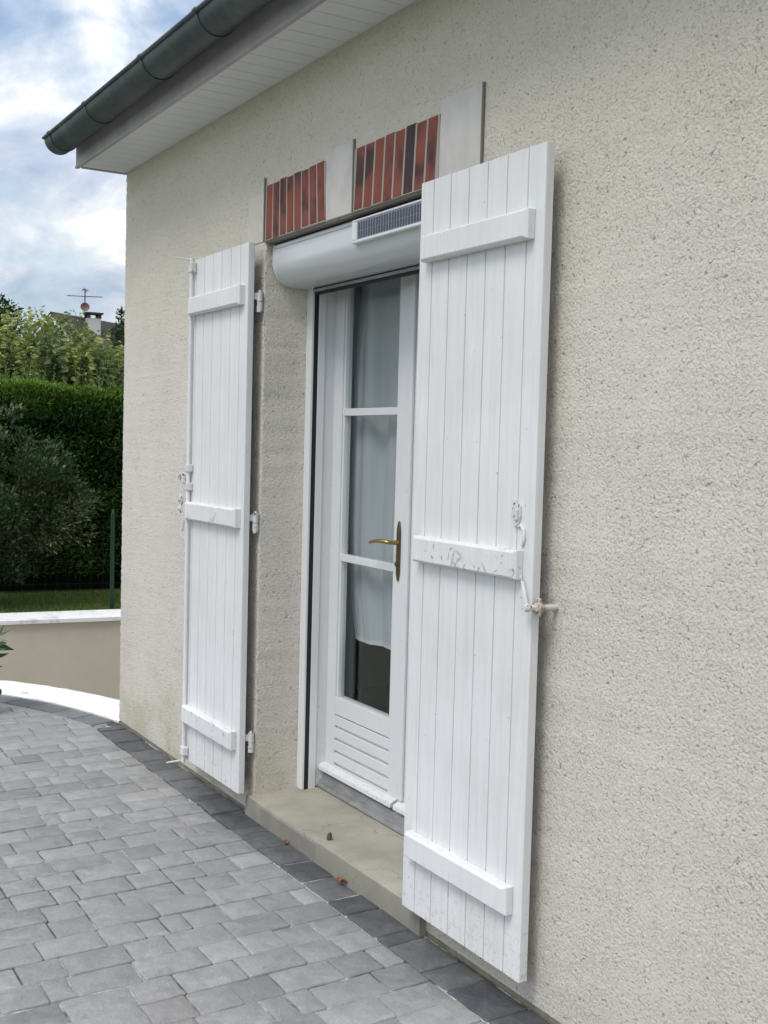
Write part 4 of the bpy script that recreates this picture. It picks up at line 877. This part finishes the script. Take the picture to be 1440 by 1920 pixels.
shoots_tree('shoot_tree', 'pale yellow-green tree with upright shoots in the middle behind the hedge', (-13.2, 2.0, -.04), -13.2, M['treeleaf'], 61, (1.15, 2.75), zt_a, 170, .125, .50)
zt_b = lambda y: 3.22 - .30 * (y - 2.7) + .08 * math.sin(y * 9)
shoots_tree('shoot_tree', 'pale green shoots of a tree beside the house corner, below the chimney', (-13.6, 3.3, -.04), -13.6, M['treeleaf'], 62, (2.75, 3.95), zt_b, 110, .12, .48)
tree('garden_bush', 'shaded green bush filling below the pale shoots, behind the hedge', 'bush', (-14.6, 2.4, -.04), 2.6, (-14.9, 2.7, 1.9), (.7, 1.9, .85), 9000, 120, .26, (.07, .12), (.035, .06), .35, .2, M['treeleaf'], 71)
fb = empty('feathery_shrub', (-10.2, 1.2, -.04)); tag(fb, 'feathery bright green upright shrub just above the hedge top', 'shrub'); bpy.context.view_layer.update()
g = np.random.default_rng(8); Ps, Ds, Ls, Ws, Ts = [], [], [], [], []; stm = MB()
for k in range(70):
    y0 = g.uniform(.75, 2.7); x0 = -10.4 + g.uniform(-.35, .35); hgt = 2.18 + .22 * math.sin(y0 * 6) * .6 + g.uniform(-.12, .22); e = np.array([x0 + g.normal(0, .06), y0 + g.normal(0, .08), hgt]); b = np.array([x0, y0, 1.7])
    stm.tube([tuple(b), tuple(e)], [.006, .002], 5)
    for j in range(46):
        t = j / 46; p = b + (e - b) * t; a = g.uniform(0, 6.28); Ps.append(p); Ds.append(np.array([math.cos(a), math.sin(a), .9])); Ls.append(.055 * (1.3 - .7 * t)); Ws.append(.016); Ts.append(.45 + .25 * t + g.normal(0, .15))
leaves('foliage', np.array(Ps), np.array(Ds), np.array(Ls), np.array(Ws), np.clip(np.array(Ts), 0, 1), M['feather'], fb); stm.build('stem', M['bark'], fb)
MB().tube([(-10.4, 1.3, -.05), (-10.4, 1.3, 1.0), (-10.4, 1.3, 1.75)], [.06, .05, .02], 8).build('trunk', M['bark'], fb)
# conifer tip
cf = empty('conifer', (-28, 8.15, -.04)); tag(cf, 'sparse dark conifer with a ragged top at the house corner', 'tree'); bpy.context.view_layer.update()
MB().tube([(-28, 8.15, -.04), (-28, 8.15, 3), (-28.0, 8.17, 5.2)], [.12, .06, .012], 8).build('trunk', M['bark'], cf)
Ps, Ds, Ls, Ws = [], [], [], []; g = np.random.default_rng(4)
for k in range(95):
    z0 = 5.1 - 3.2 * (k / 95) ** 1.1 + g.normal(0, .02); rad = .07 + (5.15 - z0) * .24 * g.uniform(.5, 1.15); a = g.uniform(0, 6.28); m_ = int(rad / .013) + 8
    for j in range(m_ * 3):
        t = g.random(); p = np.array([-28 + math.cos(a) * rad * t, 8.16 + math.sin(a) * rad * t, z0 - .10 * t + .16 * t * t]); Ps.append(p); Ds.append(np.array([math.cos(a) + g.normal(0, .6), math.sin(a) + g.normal(0, .6), g.normal(0, .35)])); Ls.append(g.uniform(.04, .09)); Ws.append(.018)
leaves('crown', np.array(Ps), np.array(Ds), np.array(Ls), np.array(Ws), np.clip(g.normal(.2, .12, len(Ps)), 0, 1), M['darktree'], cf)

# neighbour's house with chimney, dish and aerial
nh = empty('neighbour_house', (-40, 9.56, -.04)); tag(nh, 'distant house with steep brown roof, white chimney and rooftop aerial behind the trees', 'house'); bpy.context.view_layer.update()
A0 = Vector((-40, 9.56, 6.15)); e1 = Vector((-.6, .8, 0)); e2 = Vector((.8, .6, 0)); RL, HW = 10.0, 4.4
def Q(s, t, z_): q = A0 + e1 * s + e2 * t; return (q.x, q.y, z_)
mb = MB(); eav = 6.15 - HW
for sg in (-1, 1):
    mb.add([Q(-.35, 0, 6.15), Q(RL, 0, 6.15), Q(RL, sg * HW, eav), Q(-.35, sg * HW, eav), Q(-.35, 0, 6.03), Q(RL, 0, 6.03), Q(RL, sg * HW, eav - .12), Q(-.35, sg * HW, eav - .12)], [(0, 1, 2, 3), (4, 5, 6, 7), (0, 3, 7, 4), (1, 2, 6, 5), (3, 2, 6, 7)])
M['ntile'] = mat('brown_roof_tiles', (0.085, 0.060, 0.052), .9)[0]; nt_ = M['ntile'].node_tree; p = nt_.nodes['Principled BSDF']
nt_.links.new(ramp(nt_, [(.3, (.035, .027, .025)), (.7, (.075, .055, .048))], noise(nt_, 5, 5, .7).outputs[0]).outputs[0], p.inputs['Base Color'])
nroof = mb.build('roof', M['ntile'], nh)
mb = MB()
for sg in (-1, 1): mb.add([Q(-.37, 0, 6.04), Q(-.37, sg * HW, eav - .11), Q(-.37, sg * HW, eav - .30), Q(-.37, 0, 5.85), Q(-.33, 0, 6.04), Q(-.33, sg * HW, eav - .11), Q(-.33, sg * HW, eav - .30), Q(-.33, 0, 5.85)], [(0, 1, 2, 3), (4, 5, 6, 7), (0, 1, 5, 4), (3, 2, 6, 7)])
mb.build('barge_board', M['rail_white'], nh)
mb = MB(); mb.add([Q(0, -HW + .4, 0), Q(0, HW - .4, 0), Q(0, HW - .4, eav + .28), Q(0, 0, 6.02), Q(0, -HW + .4, eav + .28), Q(RL, -HW + .4, 0), Q(RL, HW - .4, 0), Q(RL, HW - .4, eav + .28), Q(RL, 0, 6.02), Q(RL, -HW + .4, eav + .28)], [(0, 1, 2, 3, 4), (5, 6, 7, 8, 9), (0, 4, 9, 5), (1, 2, 7, 6)])
mb.build('wall', M['whitewall'], nh)
ch = MB(); cq = A0 + e1 * 1.62 + e2 * .42; ch.box(cq.x - .22, cq.x + .22, cq.y - .24, cq.y + .24, 5.0, 6.10); chm = ch.build('chimney', M['whitewall'], nroof, bevel=.01)
ch = MB()
for a in (-.19, .19):
    for b in (-.21, .21): ch.box(cq.x + a - .05, cq.x + a + .05, cq.y + b - .05, cq.y + b + .05, 6.10, 6.25)
ch.box(cq.x - .34, cq.x + .34, cq.y - .37, cq.y + .37, 6.02, 6.10) if False else ch.box(cq.x - .30, cq.x + .30, cq.y - .32, cq.y + .32, 6.2505, 6.31); ch.build('chimney_cap', M['antenna'], nroof)
ae = MB(); mxp, myp = cq.x + .15, cq.y - .36; ae.tube([(mxp, myp, 5.4), (mxp, myp, 7.18)], .022, 8); ae.tube([(mxp, myp - .68, 6.86), (mxp, myp + .66, 6.92)], .014, 6)
for i in range(12): yq_ = myp - .62 + i * .115; ae.tube([(mxp - .16, yq_, 6.862 + (yq_ - myp + .68) * .045), (mxp + .16, yq_, 6.862 + (yq_ - myp + .68) * .045)], .006, 5)
ae.tube([(mxp, myp - .12, 7.12), (mxp, myp + .12, 7.14)], .012, 6); ae.tube([(mxp - .1, myp - .09, 7.16), (mxp + .1, myp + .09, 7.10)], .010, 6); ae.tube([(mxp - .1, myp + .09, 7.05), (mxp + .1, myp - .09, 7.2)], .010, 6)
ae.build('aerial', M['antenna'], nroof)
ds = MB(); c0 = Vector((mxp + .12, myp - .03, 6.48)); nd = Vector((.95, -.2, .2)).normalized(); a_ = nd.orthogonal().normalized(); b_ = nd.cross(a_); rings = 5; seg = 20; v = [tuple(c0 - nd * .05)]
for i in range(1, rings + 1):
    rr = .17 * i / rings
    for k in range(seg): th_ = 2 * math.pi * k / seg; v.append(tuple(c0 + (a_ * math.cos(th_) + b_ * math.sin(th_)) * rr + nd * (-.05 + .06 * (i / rings) ** 2)))
f = [(0, 1 + k, 1 + (k + 1) % seg) for k in range(seg)]
for i in range(rings - 1):
    for k in range(seg): f.append((1 + i * seg + k, 1 + (i + 1) * seg + k, 1 + (i + 1) * seg + (k + 1) % seg, 1 + i * seg + (k + 1) % seg))
ds.add(v, f); ds.build('satellite_dish', M['dish'], nroof, smooth=True, ang=80)
# second roof right of it
n2h = empty('neighbour_house', (-27.5, 10.5, -.04)); tag(n2h, 'low brown-roofed house right beside the corner behind the pale shoots', 'house'); bpy.context.view_layer.update()
mb = MB(); mb.add([(-26, 6.2, 2.2), (-26, 14, 2.2), (-29.5, 14, 4.35), (-29.5, 8.2, 4.35), (-33, 6.2, 2.2), (-33, 14, 2.2)], [(0, 1, 2, 3), (4, 5, 2, 3), (0, 3, 4)]); mb.build('roof', M['ntile'], n2h)
MB().box(-32.6, -26.4, 6.6, 13.6, -.04, 2.25).build('wall', M['whitewall'], n2h)
# white gable at far left
wg = empty('neighbour_house', (-25, 1, -.04)); tag(wg, 'pale gabled house with brown verge at the left edge above the hedge', 'house'); bpy.context.view_layer.update()
mb = MB(); hl, hr, ez, az, ay = -3.2, 4.45, 2.95, 6.6, .6
mb.prism([(hl, -.04), (hr, -.04), (hr, ez), (ay, az), (hl, ez)], lambda p: (-24, p[0], p[1]), lambda p: (-31, p[0], p[1])); mb.build('wall', M['whitewall'], wg)
mb = MB(); sl = (az - ez) / (hr - ay)
mb.prism([(ay, az + .02), (hr + .22, ez - .22 * sl + .02), (hr + .22, ez - .22 * sl + .17), (ay, az + .17)], lambda p: (-23.7, p[0], p[1]), lambda p: (-31.2, p[0], p[1]))
sl2 = (az - ez) / (ay - hl); mb.prism([(ay, az + .02), (hl - .22, ez - .22 * sl2 + .02), (hl - .22, ez - .22 * sl2 + .17), (ay, az + .17)], lambda p: (-23.7, p[0], p[1]), lambda p: (-31.2, p[0], p[1])); mb.build('roof', M['ntile'], wg)

# potted plant at the left edge of the frame
pp = empty('potted_plant', (-2.9, -.61, 0)); tag(pp, 'green leaves of a potted plant poking in from the left edge over the paving', 'plant'); bpy.context.view_layer.update()
pc = (-2.9, -.61)
mb = MB(); rp = [(.0, .07), (.02, .08), (.09, .10), (.10, .108), (.115, .108), (.115, .098), (.10, .092)]
v = []; sg_ = 28
for z_, r_ in rp: v += [(pc[0] + r_ * math.cos(2 * math.pi * k / sg_), pc[1] + r_ * math.sin(2 * math.pi * k / sg_), z_ + .003) for k in range(sg_)]
f = []
for i in range(len(rp) - 1): f += [(i * sg_ + k, i * sg_ + (k + 1) % sg_, (i + 1) * sg_ + (k + 1) % sg_, (i + 1) * sg_ + k) for k in range(sg_)]
f += [tuple(range(sg_)), tuple(range((len(rp) - 1) * sg_, len(rp) * sg_))]
mb.add(v, f); mb.build('pot', M['rubber'], pp, smooth=True)
stm = MB(); Ps, Ds, Ls, Ws = [], [], [], []; g = np.random.default_rng(77)
tips = []
for k in range(16):
    a = g.uniform(0, 6.28); e = np.array([pc[0] + .14 * math.cos(a), pc[1] + .13 * math.sin(a), g.uniform(.16, .50)]); b = np.array([pc[0], pc[1], .08]); stm.tube([tuple(b), tuple((b + e) / 2 + np.array([0, 0, .05])), tuple(e)], [.004, .003, .002], 6)
    for j in range(9):
        t = .25 + .75 * j / 9; p = b + (e - b) * t; a2 = g.uniform(0, 6.28); Ps.append(p); Ds.append(np.array([math.cos(a2), math.sin(a2), g.uniform(-.5, .4)])); Ls.append(g.uniform(.06, .10)); Ws.append(g.uniform(.022, .034))
leaves('foliage', np.array(Ps), np.array(Ds), np.array(Ls), np.array(Ws), np.clip(g.normal(.5, .2, len(Ps)), 0, 1), M['potleaf'], pp, fold=.12); stm.build('stem', M['bark'], pp)
bpy.context.view_layer.update()
